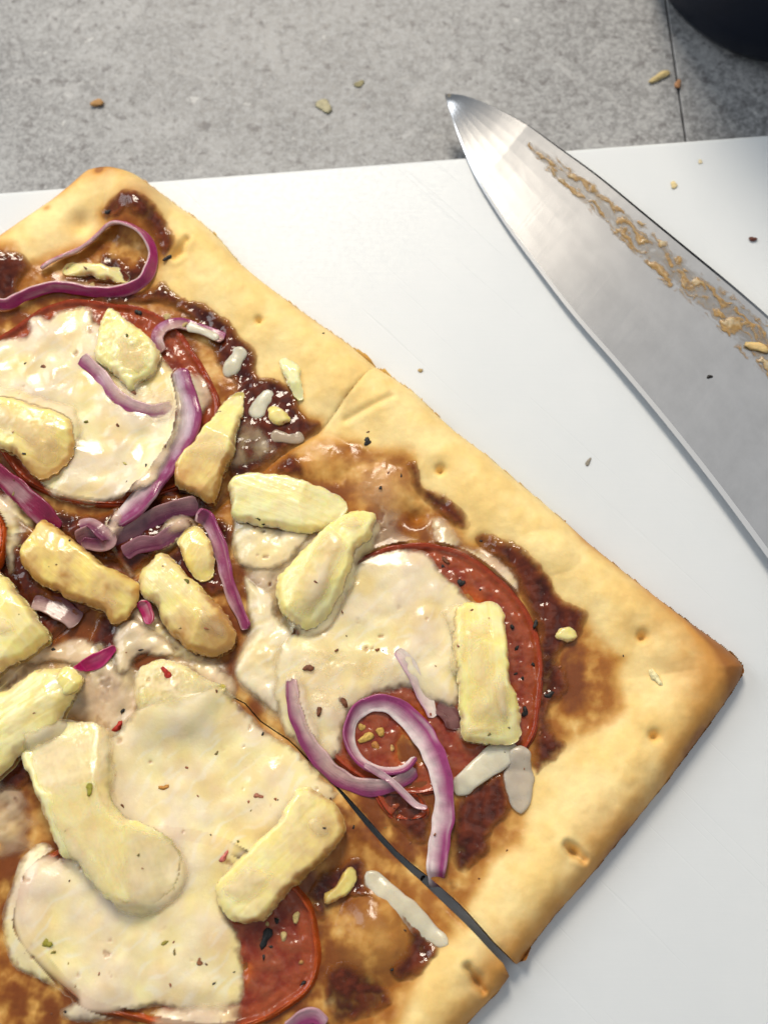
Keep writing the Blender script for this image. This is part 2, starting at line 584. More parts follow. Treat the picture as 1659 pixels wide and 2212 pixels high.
def slab(name, poly, z0, z1, mat, parent=None, bev=0.6, origin=None):
    """polygon (mm, counter-clockwise) as a slab with rounded upper edges"""
    p = np.asarray(poly, float)
    c = p.mean(0)
    n = len(p)

    def inset(k):
        out = []
        for i in range(n):
            a, b_, c_ = p[i - 1], p[i], p[(i + 1) % n]
            e1 = (b_ - a) / np.linalg.norm(b_ - a); e2 = (c_ - b_) / np.linalg.norm(c_ - b_)
            n1 = np.array([-e1[1], e1[0]]); n2 = np.array([-e2[1], e2[0]])
            bi = (n1 + n2); bi /= np.dot(bi, n1)
            out.append(b_ + bi * k)
        return np.array(out)
    rings = [(0, z0), (0, z1 - bev)]
    for k in range(1, 4):
        a = k / 3 * math.pi / 2
        rings.append((bev * (1 - math.cos(a)), z1 - bev + bev * math.sin(a)))
    V = np.concatenate([np.column_stack([inset(k), np.full(n, z)]) for k, z in rings])
    F = []
    for r in range(len(rings) - 1):
        i = np.arange(n)
        F.append(np.stack([r * n + i, r * n + (i + 1) % n, (r + 1) * n + (i + 1) % n, (r + 1) * n + i], 1))
    F.append((np.arange(n) + (len(rings) - 1) * n)[None])
    F.append(np.arange(n)[::-1][None].copy())
    return mesh_obj(name, V, F, mat, parent, origin, smooth_=False)


def quadp(a, b, c, d):
    return [a, b, c, d]


ct = mesh_obj('countertop', [(-700, -500, ZC - 3), (700, -500, ZC - 3), (700, 500, ZC - 3), (-700, 500, ZC - 3)],
              [np.array([[0, 1, 2, 3]])], M['joint'], origin=(0, 0, ZC - 3))
tag(ct, kind='structure')
sa = W([(1437, 0)], ZC)[0]; sb = W([(1480, 300)], ZC)[0]
dv = (sb - sa) / np.linalg.norm(sb - sa)
t0 = sa - dv * 380; t1 = sa + dv * 520
ox = np.array([0.22, 0])
slab('panel', [t1 - ox, t0 - ox, (-690, t0[1]), (-690, t1[1])], ZC - 2.9, ZC, M['counter'], ct, 0.25)
slab('panel', [t0 + ox, t1 + ox, (690, t1[1]), (690, t0[1])], ZC - 2.9, ZC - 0.05, M['counter'], ct, 0.25)

ba = W([(0, 415)], 0)[0]; bb = W([(1659, 290)], 0)[0]
be = (bb - ba) / np.linalg.norm(bb - ba); bn = np.array([be[1], -be[0]])
B0 = ba - be * 70; B1 = bb + be * 110
# rounded far corners
def rc(p, a, b_, r=10):
    out = []
    for k in range(5):
        t = k / 4 * math.pi / 2
        out.append(p + a * r * (1 - math.sin(t)) + b_ * r * (1 - math.cos(t)))
    return out
bp_ = rc(B1, bn, -be)[::1]
pts = [B0 + bn * 300, B1 + bn * 300] + rc(B1, bn, -be) + rc(B0, be, bn)
board = slab('cutting_board', pts, ZC + 0.02, 0.0, M['board'], None, 0.9, origin=(*((B0 + B1) / 2 + bn * 150), ZC))
tag(board, 'large white plastic cutting board lying under the flatbread and knife', 'cutting board')

# navy mug in the far corner
mc = W([(1690, -95)], ZC)[0]
mug = thing('mug', 'dark navy round mug at the upper right corner on the grey worktop', 'mug', (mc[0], mc[1], ZC))


def lathe(name, prof, c, mat, parent, n=72):
    V = []
    for r, z in prof:
        a = np.arange(n) / n * 2 * math.pi
        V.append(np.column_stack([c[0] + r * np.cos(a), c[1] + r * np.sin(a), np.full(n, z)]))
    V = np.concatenate(V)
    F = []
    i = np.arange(n)
    for k in range(len(prof) - 1):
        F.append(np.stack([k * n + i, k * n + (i + 1) % n, (k + 1) * n + (i + 1) % n, (k + 1) * n + i], 1))
    return mesh_obj(name, V, F, mat, parent)


lathe('body', [(0.1, ZC + .3), (31, ZC + .3), (34.5, ZC + 1.5), (36.5, ZC + 5), (37.5, ZC + 12), (38, ZC + 40), (38.2, ZC + 78), (38.0, ZC + 79.4),
               (36.8, ZC + 80), (35.6, ZC + 79.2), (35.2, ZC + 76), (34.6, ZC + 20), (31, ZC + 8), (0.1, ZC + 6)], mc, M['navy'], mug)
hp = [(mc[0] + 37 + 26 * math.sin(t), mc[1] + 6, ZC + 42 + 24 * math.cos(t)) for t in np.linspace(0.1, math.pi - 0.1, 20)]
hp = np.array(hp)
Vh = []; 
for i, p in enumerate(hp):
    a = np.linspace(0.1, math.pi - 0.1, 20)[i]
    rad = np.array([math.sin(a), 0, math.cos(a)])
    for k in range(10):
        q = k / 10 * 2 * math.pi
        Vh.append(p + rad * 3.6 * math.cos(q) + np.array([0, 5 * math.sin(q), 0]))
i0 = (np.arange(19)[:, None] * 10 + np.arange(10)[None]).ravel(); i1 = (np.arange(19)[:, None] * 10 + (np.arange(10)[None] + 1) % 10).ravel()
mesh_obj('handle', Vh, [np.stack([i0, i1, i1 + 10, i0 + 10], 1)], M['navy'], mug)

#%%CRUST
# ------------------------------------------------------------------ flatbread
outTL = [(-330, 735), (-160, 622), (0, 508), (60, 466), (110, 432), (150, 400), (185, 368), (212, 351), (238, 346)]
outTR = [(238, 346), (264, 351), (290, 370), (330, 400), (380, 438), (440, 480), (480, 518), (520, 566), (570, 608), (640, 660),
         (700, 703), (760, 745), (815, 793), (850, 815), (900, 850), (940, 890), (985, 932), (1050, 980), (1110, 1032),
         (1180, 1090), (1230, 1133), (1270, 1170), (1350, 1235), (1420, 1290), (1500, 1350), (1560, 1393), (1594, 1422)]
outLR = [(1594, 1422), (1606, 1440), (1604, 1456), (1595, 1475), (1560, 1528), (1500, 1610), (1440, 1690), (1380, 1765), (1320, 1840),
         (1265, 1905), (1200, 1978), (1150, 2042), (1120, 2085), (1104, 2116), (1050, 2170), (1010, 2212), (930, 2310), (840, 2420)]
HE = 2.5
pTL, pTR, pLR = (W(q, HE) for q in (outTL, outTR, outLR))
cut1 = [(815, 793), (775, 830), (745, 865), (714, 905), (684, 936), (644, 961), (604, 986), (540, 1040), (450, 1110), (370, 1180), (290, 1245), (240, 1280)]
cut1b = [(240, 1280), (150, 1350), (60, 1430), (0, 1490), (-160, 1640), (-330, 1800)]
cut2B = [(1118, 2085), (1013, 1974), (978, 1939), (923, 1892), (857, 1838), (792, 1766), (741, 1710), (722, 1694), (659, 1632), (623, 1596), (563, 1556), (530, 1518), (497, 1500), (420, 1425), (330, 1345), (240, 1280)]
cut2C = [(1103, 2110), (1058, 2052), (1000, 1990), (964, 1955), (909, 1902), (853, 1850), (789, 1780), (740, 1718), (721, 1696), (658, 1633), (622, 1597), (562, 1557), (529, 1519), (496, 1501), (419, 1426), (329, 1346), (240, 1280)]
cut2b = [(240, 1280), (150, 1200), (0, 1085), (-160, 965), (-330, 830)]
i815 = outTR.index((815, 793)); iLR = outLR.index((1120, 2085)); iC = outLR.index((1104, 2116))
polyA = outTL + outTR[1:i815 + 1] + cut1[1:] + cut2b[1:]
polyB = outTR[i815:] + outLR[1:iLR] + cut2B + cut1[::-1][1:-1]
polyC = cut2C + cut1b[1:] + [(-330, 2420)] + outLR[iC + 1:][::-1]
polyD = cut2b + cut1b[::-1][:-1]
SL = [('A', polyA, (300, 700)), ('B', polyB, (1000, 1400)), ('C', polyC, (500, 2000)), ('D', polyD, (-20, 1280))]

BUB = [(300, 446, 62, 70, 2.8), (812, 2022, 66, 80, 3.6), (690, 985, 60, 45, 1.2), (820, 1055, 70, 50, 1.3), (760, 1000, 40, 40, .8),
       (640, 1010, 40, 30, .8), (1180, 1195, 60, 40, 1.0), (905, 1120, 30, 40, .9), (100, 620, 80, 50, .8), (700, 850, 60, 60, .8)]
DIM = [(172, 478, 30, 2.2), (560, 692, 9, 1.6), (952, 1014, 11, 2.2), (900, 1110, 22, 2.6), (1388, 1374, 12, 2.6), (1414, 1590, 12, 2.6),
       (1238, 1838, 14, 2.2), (1030, 2120, 14, 2.0), (395, 545, 14, 1.0), (1044, 1166, 16, 1.2)]
SLIT = [((1225, 1826), (1262, 1856), 1.6), ((1010, 2090), (1046, 2142), 1.6), ((380, 555), (405, 520), 1.0), ((745, 905), (845, 858), .45), ((330, 375), (300, 420), .0)]


def stain_region(pts, k=0):
    return sdf(GX, GY, smooth(W(R(k, pts), 6.5), True, 4))


fx_, fy_ = GX, GY
nA = fbm(fx_, fy_, 6.0, 11, 4)
nB = fbm(fx_, fy_, 14.0, 23, 4)
nC = fbm(fx_, fy_, 2.2, 31, 3)
nD = fbm(fx_, fy_, 35.0, 41, 3)
# thin brown wash of sauce, by slice
stA = stain_region([(-700, 300), (0, 370), (90, 400), (130, 450), (250, 400), (400, 330), (410, 250), (480, 200), (560, 180), (650, 215), (720, 290), (775, 400),
                    (750, 460), (700, 490), (690, 550), (740, 600), (870, 640), (980, 710), (1040, 790), (1100, 850), (1110, 930), (1200, 960), (1270, 1020),
                    (1320, 1090), (1400, 1150), (1300, 1300), (500, 2100), (-700, 2100)], 1)
stB = stain_region([(-300, 800), (150, 520), (300, 440), (380, 395), (450, 390), (560, 398), (620, 430), (700, 440), (780, 450), (820, 500), (830, 580), (900, 640), (970, 690),
                    (1020, 760), (1035, 830), (1080, 815), (1180, 840), (1280, 900), (1370, 1000), (1430, 1090), (1530, 1140), (1560, 1200), (1640, 1290), (1720, 1340),
                    (1690, 1430), (1720, 1560), (1640, 1650), (1480, 1720), (1380, 1800), (1300, 1860), (1290, 2010), (1270, 2160), (1170, 2220), (1100, 2340), (1040, 2450), (900, 2500), (-300, 2000)], 4)
stC = stain_region([(-1300, -500), (200, 500), (420, 900), (720, 1190), (790, 1270), (830, 1400), (740, 1470), (700, 1560), (640, 1650), (590, 1781), (480, 2000), (-1300, 2100)], 5)
wash = np.minimum(np.minimum(stA, stB), stC) + 1.5 * nA + 0.25 * nC
edgewash = ss(1.6, -3.6, wash)

dTL = pdist(GX, GY, pTL, False); dTR = pdist(GX, GY, pTR, False); dLR = pdist(GX, GY, pLR, False)
de = np.minimum(np.minimum(dTL, dTR), dLR)
hb = 5.6 + 2.3 * np.exp(-((de - 8.0) / 6.5) ** 2) + 0.34 * nB + 0.10 * nA + 0.04 * nC
for u, v, ru, rv, hh in BUB:
    c_ = W([(u, v)], 7)[0]
    q = ((GX - c_[0]) / (ru * .1)) ** 2 + ((GY - c_[1]) / (rv * .1)) ** 2
    hb += hh * np.clip(1 - q / 1.6, 0, 1) ** 1.3
for u, v, r, dp in DIM:
    c_ = W([(u, v)], 7)[0]
    q = np.hypot(GX - c_[0], (GY - c_[1]))
    hb -= dp * np.exp(-(q / (r * .085)) ** 2) + 0.35 * dp * np.exp(-(q / (r * .26)) ** 2)
for a, b_, dp in SLIT:
    if dp:
        pp = W([a, b_], 7)
        q = pdist(GX, GY, pp, False)
        hb -= dp * np.exp(-(q / 0.7) ** 2) - 0.25 * dp * np.exp(-((q - 1.6) / 0.9) ** 2)
er = 5.2 + 0.7 * nB
hb = 1.0 + (hb - 1.0) * np.clip(1 - (1 - np.clip(de / er, 0, 1)) ** 2.4, 0, 1) ** 0.55
# toasting
pc = lambda u, v, r: np.exp(-(((GX - W([(u, v)], 5)[0][0]) ** 2 + (GY - W([(u, v)], 5)[0][1]) ** 2) / (r * .1) ** 2))
alongLR = ss(-70, 60, GX - GY * 0.0)
toast = 0.78 * np.exp(-(dLR / 4.2) ** 1.4) * (0.8 + 0.45 * nB) + 0.20 * np.exp(-dLR / 10.0)
toast += 0.75 * np.exp(-(dTL / 2.8) ** 1.3) * (0.75 + 0.5 * nB) + 0.22 * np.exp(-dTL / 8.0)
toast += np.exp(-(dTR / 2.2) ** 1.3) * (0.10 + 0.85 * (pc(1560, 1400, 260) + .9 * pc(1270, 1165, 60) + .5 * pc(330, 395, 30) + .4 * pc(690, 690, 120)))
toast += 0.6 * pc(1590, 1440, 85) + .32 * pc(1500, 1400, 170) + .85 * pc(238, 352, 26) + .35 * pc(225, 375, 60) + 0.8 * pc(218, 378, 12) + .5 * pc(105, 455, 9)
toast += .22 * pc(505, 610, 28) + .2 * pc(760, 850, 70) + .25 * pc(1290, 1780, 70) + .30 * pc(1090, 2060, 60) + .35 * pc(1080, 2120, 50) + 0.12 * np.clip(nD, 0, 1)
toast += 0.10 * np.clip(nA, -0.5, 1)
toast = np.clip(toast, 0, 1.15)
pale = lerp3((0.93, 0.715, 0.325), (0.89, 0.63, 0.235), ss(-.7, .7, nB + .5 * nA))
colc = lerp3(pale, (0.62, 0.30, 0.07), ss(0.08, 0.85, toast))
colc = lerp3(colc, (0.30, 0.11, 0.026), ss(0.8, 1.25, toast))
wt = np.clip(edgewash * (0.86 + 0.5 * nA + .10 * nC), 0, 1)
colc = lerp3(colc, (0.60, 0.29, 0.050), ss(0, .6, wt) * 0.85)
colc = lerp3(colc, (0.33, 0.10, 0.012), ss(.4, 1, wt) * .85)
inner = ss(-1.5, -14, wash)
dark = np.clip(ss(0.0, 1.2, nA + 0.6 * nB + .25 * nC + .85 * inner - .2), 0, 1) * edgewash
colc = lerp3(colc, (0.17, 0.042, 0.013), dark * .85)
for u, v, r, c_ in ((812, 2022, 62, (.52, .25, .06)), (300, 440, 60, (.36, .14, .035)), (690, 985, 45, (.62, .33, .09)), (815, 1050, 50, (.66, .37, .15))):
    colc = lerp3(colc, c_, pc(u, v, r) * .7)
slices = {}
crustH = np.zeros(GX.shape)
SLICE_LABEL = {
    'A': 'top flatbread slice reaching the upper corner with the onion loop on it',
    'B': 'right flatbread slice with the browned corner pointing at the knife',
    'C': 'bottom flatbread slice cut off by the lower edge of the photo',
    'D': 'left flatbread slice in the middle of the left photo edge, mostly hidden by pineapple'}
dsl = {}
outs = set(outTL + outTR + outLR)
for nm, poly, cen in SL:
    hl = np.array([HE if (p in outs) else 6.0 for p in poly])
    pw = smooth(np.concatenate([W(poly[i:i + 1], hl[i]) for i in range(len(poly))]), True, 2)
    wn = win(pw, 2)
    d = sdf(GX[wn], GY[wn], pw) + 0.05 + 0.10 * nC[wn] * np.exp(-de[wn] / 3)
    dc = np.clip(-d, 0, 50)
    top = hb[wn].copy()
    cutside = de[wn] > 1.5
    top = top - np.where(cutside, 0.35 * (1 - np.clip(dc / 1.1, 0, 1)) ** 2, 0)
    if nm == 'A':
        top -= 0.35 * np.exp(-dc / 6)
    c0 = W([cen], 0)[0]
    root = thing('flatbread_slice', SLICE_LABEL[nm], 'flatbread', (c0[0], c0[1], 0.0), 'cut flatbread slices')
    slices[nm] = root
    cc = colc[wn].copy()
    # the cut face shows pale crumb below the top skin
    hf('crust', wn, d, top, np.full(d.shape, 0.06), M['crust'], root, attrs={'Col': cc, 'Wet': np.clip(wt[wn] * .9 + dark[wn], 0, 1)}, bottom=False)
    ins = d < 0
    H[wn][ins] = top[ins]
    UC[wn][ins] = cc[ins]
    dd = np.full(GX.shape, 50.0); dd[wn] = d
    dsl[nm] = dd

# thick glossy sauce; dark pools at the centre also paint shade between toppings
THICK = [
    ('A', 1, [(690, 545), (760, 600), (870, 640), (985, 715), (1040, 790), (1100, 860), (1110, 940), (1200, 965), (1270, 1040), (1290, 1100), (1380, 1160), (1300, 1240), (1150, 1330), (1000, 1400),
              (960, 1250), (1000, 1000), (930, 900), (880, 780), (780, 690), (690, 640), (560, 640), (400, 660), (300, 650), (420, 600), (620, 580)], 1.1),
    ('A', 1, [(430, 420), (500, 430), (560, 470), (600, 440), (640, 470), (620, 560), (540, 560), (440, 560), (280, 550), (270, 520), (400, 500)], .8),
    ('A', 1, [(-60, 420), (40, 430), (110, 440), (140, 490), (90, 560), (60, 630), (-60, 640)], 1.0),
    ('A', 1, [(425, 260), (480, 205), (560, 180), (650, 215), (720, 300), (760, 400), (700, 450), (640, 350), (560, 290), (500, 290)], .7),
    ('A', 1, [(-300, 1250), (0, 1350), (150, 1480), (400, 1550), (600, 1500), (700, 1350), (780, 1350), (900, 1480), (980, 1430), (950, 1560), (800, 1650), (600, 1760), (300, 1720), (-300, 1500)], 1.0),
    ('B', 4, [(760, 520), (800, 505), (830, 545), (835, 600), (900, 640), (990, 700), (1030, 770), (1010, 800), (950, 770), (890, 720), (840, 660), (790, 610)], .9),
    ('B', 4, [(1060, 830), (1110, 815), (1180, 840), (1260, 885), (1370, 1000), (1430, 1090), (1530, 1145), (1530, 1210), (1500, 1270), (1430, 1320), (1380, 1420), (1330, 1400), (1310, 1200), (1240, 1060), (1180, 960), (1090, 880)], 1.0),
    ('B', 5, [(1180, 200), (1290, 260), (1300, 360), (1220, 430), (1240, 520), (1290, 590), (1200, 680), (1150, 720), (1140, 560), (1150, 400)], .7),
    ('B', 5, [(830, 800), (1010, 690), (1040, 760), (1050, 870), (970, 960), (960, 1040), (880, 1110), (820, 1120), (790, 1000)], .9),
    ('B', 5, [(690, 1140), (790, 1150), (820, 1230), (800, 1300), (740, 1240)], .6),
    ('B', 4, [(200, 500), (280, 460), (330, 520), (340, 590), (280, 580), (200, 560)], .6),
    ('B', 5, [(450, 760), (640, 760), (700, 830), (700, 1000), (620, 1000), (520, 900)], .7),
    ('C', 5, [(180, 1180), (340, 1070), (420, 1070), (440, 1180), (480, 1260), (400, 1240), (300, 1260), (250, 1340), (200, 1300)], .7),
    ('C', 5, [(560, 1290), (640, 1330), (740, 1460), (720, 1520), (640, 1590), (560, 1600), (520, 1540), (590, 1460), (600, 1380)], .7),
    ('C', 5, [(240, 1560), (330, 1500), (430, 1550), (520, 1620), (540, 1700), (430, 1760), (300, 1790), (250, 1700)], .6),
    ('A', 2, [(120, 190), (300, 240), (450, 230), (560, 160), (760, 160), (920, 170), (880, 300), (760, 420), (600, 520), (540, 500), (430, 420), (300, 360), (180, 280)], 1.2),
    ('B', 2, [(700, 420), (830, 300), (930, 250), (1010, 320), (980, 420), (1000, 560), (900, 600), (780, 560), (660, 520), (620, 560), (560, 540)], .9),
    ('D', 2, [(60, 330), (300, 400), (480, 560), (470, 660), (440, 760), (330, 700), (200, 620), (60, 560)], 1.1),
    ('C', 2, [(430, 660), (520, 700), (600, 640), (700, 760), (640, 860), (560, 900), (500, 1020), (420, 960), (360, 830)], .9),
    ('C', 2, [(-100, 880), (40, 860), (120, 920), (40, 990), (-100, 1040)], 1.0),
    ('C', 2, [(-100, 1300), (60, 1290), (150, 1290), (120, 1400), (40, 1440), (-100, 1440)], .9),
    ('D', 2, [(-200, 200), (100, 400), (200, 560), (420, 700), (470, 640), (480, 560), (400, 780), (250, 800), (-200, 600)], .9),
]
for sl, k, pts, t in THICK:
    pw = smooth(W(R(k, pts), 7), True, 5)
    wn = win(pw, 2)
    if GX[wn].size == 0: continue
    d = sdf(GX[wn], GY[wn], pw) + 0.55 * nA[wn] + 0.30 * nC[wn]
    d = np.maximum(d, dsl[sl][wn] + 0.25)
    prof = np.clip(1 - (1 - np.clip(-d / 1.4, 0, 1)) ** 2, 0, 1) ** .5
    n3 = fbm(GX[wn], GY[wn], 1.7, 71, 3)
    tt = t * (0.8 + .35 * nA[wn]) * prof + 0.16 * n3 * prof
    base = gblur(H[wn], .8)
    top = np.maximum(base, H[wn] - .25) + tt - 0.05
    shade = ss(-.8, .8, nB[wn] * .5 + n3 * .5 + .5 * nA[wn])
    cc = lerp3((0.045, 0.008, 0.006), (0.14, 0.027, 0.010), shade)
    cc = lerp3(cc, (0.32, 0.10, 0.018), ss(2.2, 0.0, -d) * .8)
    hf('sauce', wn, d, top, H[wn] - .5, M['sauce'], slices[sl], attrs={'Col': cc, 'Wet': np.ones(d.shape), 'Alpha': ss(-.05, .62, top - H[wn]) * (.35 + .63 * ss(0, 1.8, -d + .6 * n3))})
    ins = (d < 0) & (top > H[wn])
    H[wn][ins] = top[ins]; UC[wn][ins] = cc[ins]

#%%TOPPINGS
# ------------------------------------------------------------------ tomato slices
FLESH = np.array((0.25, 0.036, 0.016))


def tomato(label, ell, th=3.6, zl=None, noise_amp=.5, seed=0, skin=(0.38, 0.05, 0.013), tilt=(0, 0), group='tomato slices', lean=80, sw=-.9):
    """ell: outline in frame units"""
    cu, cv = np.mean(ell, 0)
    z0 = hit(cu, cv)[2] - (1.2 if th < 3 else .6) if zl is None else zl
    pw = smooth(W(ell, z0 + th * .6), True, 8)
    wn = win(pw, 3)
    x, y = GX[wn], GY[wn]
    cx, cy = pw.mean(0)
    d = sdf(x, y, pw)
    fl = fbm(x, y, 3.5, 200 + seed, 4); f2 = fbm(x, y, 1.1, 210 + seed, 3)
    r = np.clip(-d, 0, 100)
    plane = z0 + th + tilt[0] * (x - cx) + tilt[1] * (y - cy)
    top = plane - 0.6 * ss(0.3, 2.2, r) + 0.32 * fl * ss(.5, 2, r) + 0.07 * f2
    # seed chambers sink a little
    an = np.arctan2(y - cy, x - cx); rr = np.hypot(x - cx, y - cy) / (np.sqrt((np.abs(pw[:, 0] - cx).max()) * (np.abs(pw[:, 1] - cy).max())))
    ch = ss(.25, .8, np.cos(an * 5 + seed) ) * ss(.2, .4, rr) * ss(.82, .66, rr)
    top -= 0.7 * ch
    top -= .25 * np.exp(-((r - 1.6) / .5) ** 2)
    root = thing('tomato_slice', label, 'tomato slice', (cx, cy, z0), group)
    cc = lerp3(FLESH, (0.31, 0.075, 0.03), ss(-.6, .6, fl))
    cc = lerp3(cc, (0.52, 0.10, 0.012), ch)
    cc = lerp3(cc, (0.24, 0.032, 0.014), ss(.3, 1.0, -fl + .5 * f2) * .6)
    cc = lerp3(cc, (0.36, 0.075, 0.024), ss(4.2, 3.0, r) * ss(.8, 1.6, r) * .8)
    cc = lerp3(cc, (0.52, 0.17, 0.03), ch * ss(.0, .5, f2) * .6)
    cc = lerp3(cc, np.asarray(skin) * .9, ss(1.3, .2, r))
    hf('flesh', wn, d + .25, top, np.full(d.shape, z0 - 1.0), M['tomato'], root, attrs={'Col': cc, 'Wet': ss(-.3, .5, f2)})
    n = len(pw)
    zs = z0 + th * .5 + tilt[0] * (pw[:, 0] - cx) + tilt[1] * (pw[:, 1] - cy)
    L = np.arange(n)
    pth = np.column_stack([pw, zs + .12 * np.sin(L * .9 + seed)])
    sk = np.asarray(skin) * .8
    ribbon('skin', pth, th + sw, .7, lean, M['skin'], root, closed=True, seed=seed,
           colf=lambda L_, p, q: np.outer(1 + .45 * noise(L_ / 5, 0 * L_ + p, 9 + seed), sk), raster=False, wob=.22)
    sh = (th + sw) / 2 * -math.cos(math.radians(lean))
    top = np.where((d > min(sh, 0) - 1.0) & (d < .8), np.maximum(top, plane + max(sw, 0) * .5 + .2), top)
    ins = (d < .6) & (top > H[wn])
    H[wn][ins] = top[ins]; UC[wn][ins] = cc[ins]
    return root, z0


def ellip(cu, cv, ru, rv, rot=0, n=22, wob=.03, seed=0):
    rnd = random.Random(seed)
    out = []
    for k in range(n):
        a = k / n * 2 * math.pi
        f = 1 + rnd.uniform(-wob, wob)
        x, y = ru * f * math.cos(a), rv * f * math.sin(a)
        c, s = math.cos(math.radians(rot)), math.sin(math.radians(rot))
        out.append((cu + x * c - y * s, cv + x * s + y * c))
    return out


T1, z1 = tomato('tomato slice under melted cheese on the top slice, below the onion loop', ellip(215, 872, 262, 218, 15, seed=1), 2.6, seed=1)
T2, z2 = tomato('tomato slice on the right slice, its peppered right rim bare of cheese', ellip(905, 1448, 278, 262, 30, seed=2), 2.6, seed=2)
T3, z3 = tomato('tomato slice at the bottom with a thick orange red rim and black pepper', ellip(372, 2010, 330, 212, 12, seed=3), 2.6, seed=3, skin=(.52, .085, .012), lean=62, sw=.5)
T4, z4 = tomato('tomato slice just peeking in at the left photo edge below the cheese', ellip(-75, 1165, 88, 100, 0, seed=4), 3.8, seed=4, skin=(.6, .10, .012))
T5, z5 = tomato('small red tomato scrap beside the cut below the onion ring', R(5, [(470, 790), (540, 770), (640, 790), (690, 860), (670, 900), (580, 910), (520, 880)]), 1.6, seed=5, noise_amp=.2)

# ------------------------------------------------------------------ onion
PALE = np.array((0.70, 0.52, 0.50)); PURP = np.array((0.27, 0.040, 0.135)); MAG = np.array((0.40, 0.035, 0.17))


def onion(label, k, pts, width=4, thick=1.1, tilt=0, ps=1.0, qs=0.0, bias=0.0, lift=.6, bend=.3, pale=PALE, purp=PURP, seed=0, n=8, h=None, name='onion_strip', cat='onion', group='red onion strips', sm=9, hard=1.3):
    thick *= .75
    width = np.asarray(width) * .9
    pth = path3(R(k, pts), h, lift, n, sm=sm)
    c = pth[len(pth) // 2]

    def colf(L, p, q):
        m = 0.5 + hard * .5 * (ps * p + qs * q) + bias + .18 * noise(L / 3.0, 0 * L + p * 2, 40 + seed)
        m = ss(0.2, 0.8, m)
        base = lerp3(pale, purp, m)
        st = noise(L / 9.0, 0 * L + p * 3.3 + q, 60 + seed)
        base = lerp3(base, pale * .9, ss(.1, .7, st) * .45)
        base = lerp3(base, purp * .7, ss(.1, .7, -st) * .35)
        return base * (1 + .15 * noise(L / 1.2, 0 * L + p * 6, seed))[:, None]
    o = ribbon(name, pth, width, thick, tilt, M['onion'], None, (c[0], c[1], float(pth[:, 2].min())), bend, colf, seed=seed, rcol=(0.45, 0.2, 0.28), power=4.5, tl=.2, wob=.22, ns=22)
    return tag(o, label, cat, group)


onion('long red onion loop lying below the upper corner of the top slice', 's',
      [(-60, 1060), (60, 1065), (170, 1010), (300, 960), (430, 930), (560, 940), (700, 965), (860, 975), (1000, 950), (1110, 890), (1170, 800), (1195, 690), (1170, 590), (1110, 510),
       (1010, 450), (920, 430), (840, 455), (770, 520), (700, 585), (600, 650), (500, 690), (400, 735), (320, 790)],
      [3.3, 3.3, 3.4, 3.4, 3.4, 3.2, 2.6, 2.0], 1.15, [-62, -64, -62, -58, -58, -62, -66, -66], 0.5, 1.0, .02, lift=1.5, bend=.1, purp=MAG, seed=1, sm=15)
onion('translucent onion arc on the tomato at the upper right of the cheese pool', 1, [(690, 860), (675, 800), (700, 755), (760, 735), (830, 750), (900, 775), (960, 800)], 3.2, .9, 15, -1, 0, -.15, pale=np.array((.48, .30, .27)), seed=2)
onion('dark magenta onion strip below the first tomato at the left photo edge', 2, [(-80, 10), (-20, 60), (60, 130), (130, 195), (200, 260), (250, 320)], 5.2, 1.2, -25, -1, 1, .35, purp=np.array((.22, .012, .055)), seed=3)
ON_MAIN = onion('thick purple onion strip curving down beside the cheese on the top slice', 1,
                [(765, 930), (785, 1000), (805, 1080), (808, 1150), (785, 1230), (735, 1310), (680, 1390), (620, 1460), (560, 1530), (490, 1590)],
                [4.4, 5.2, 6.0, 6.6, 6.4, 6.4, 6.4, 6.2, 5.0], 1.5, [-20, -24, -28, -28, -28, -28], -1.25, .2, .02, lift=1.6, bend=-.5, pale=np.array((.68, .58, .56)), seed=5, sm=13)
onion('dark cooked onion tangle in the shadow below the thick strip', 2, [(330, 360), (400, 335), (480, 350), (560, 330), (650, 270), (740, 230), (850, 210)], 4.4, 1.0, -30, 1, 0, .25, pale=np.array((.36, .2, .2)), purp=np.array((.13, .02, .06)), seed=6)
onion('wrinkled dark onion scrap left of the thick strip end', 2, [(340, 300), (390, 290), (430, 320), (470, 360), (430, 380), (350, 370)], 3.2, 1.0, 20, 1, 0, .1, pale=np.array((.42, .24, .24)), purp=np.array((.16, .03, .08)), seed=7)
onion('purple onion shred in the dark hollow above the middle pineapple', 2, [(530, 420), (600, 380), (680, 370), (740, 330), (800, 300)], 3.8, 1.0, -20, 1, 0, .2, pale=np.array((.3, .14, .17)), purp=np.array((.14, .02, .06)), seed=17)
onion('brown purple onion scrap at the left between two pineapple chunks', 'n2', [(290, 1110), (400, 1130), (500, 1160), (600, 1220), (690, 1290)], 5.0, 1.1, 15, -1, 0, .0, pale=np.array((.42, .27, .24)), purp=np.array((.15, .05, .06)), seed=8)

# ------------------------------------------------------------------ pineapple
PY = np.array((0.97, 0.785, 0.26)); PYP = np.array((0.985, 0.885, 0.50)); CARA = np.array((0.50, 0.20, 0.022))


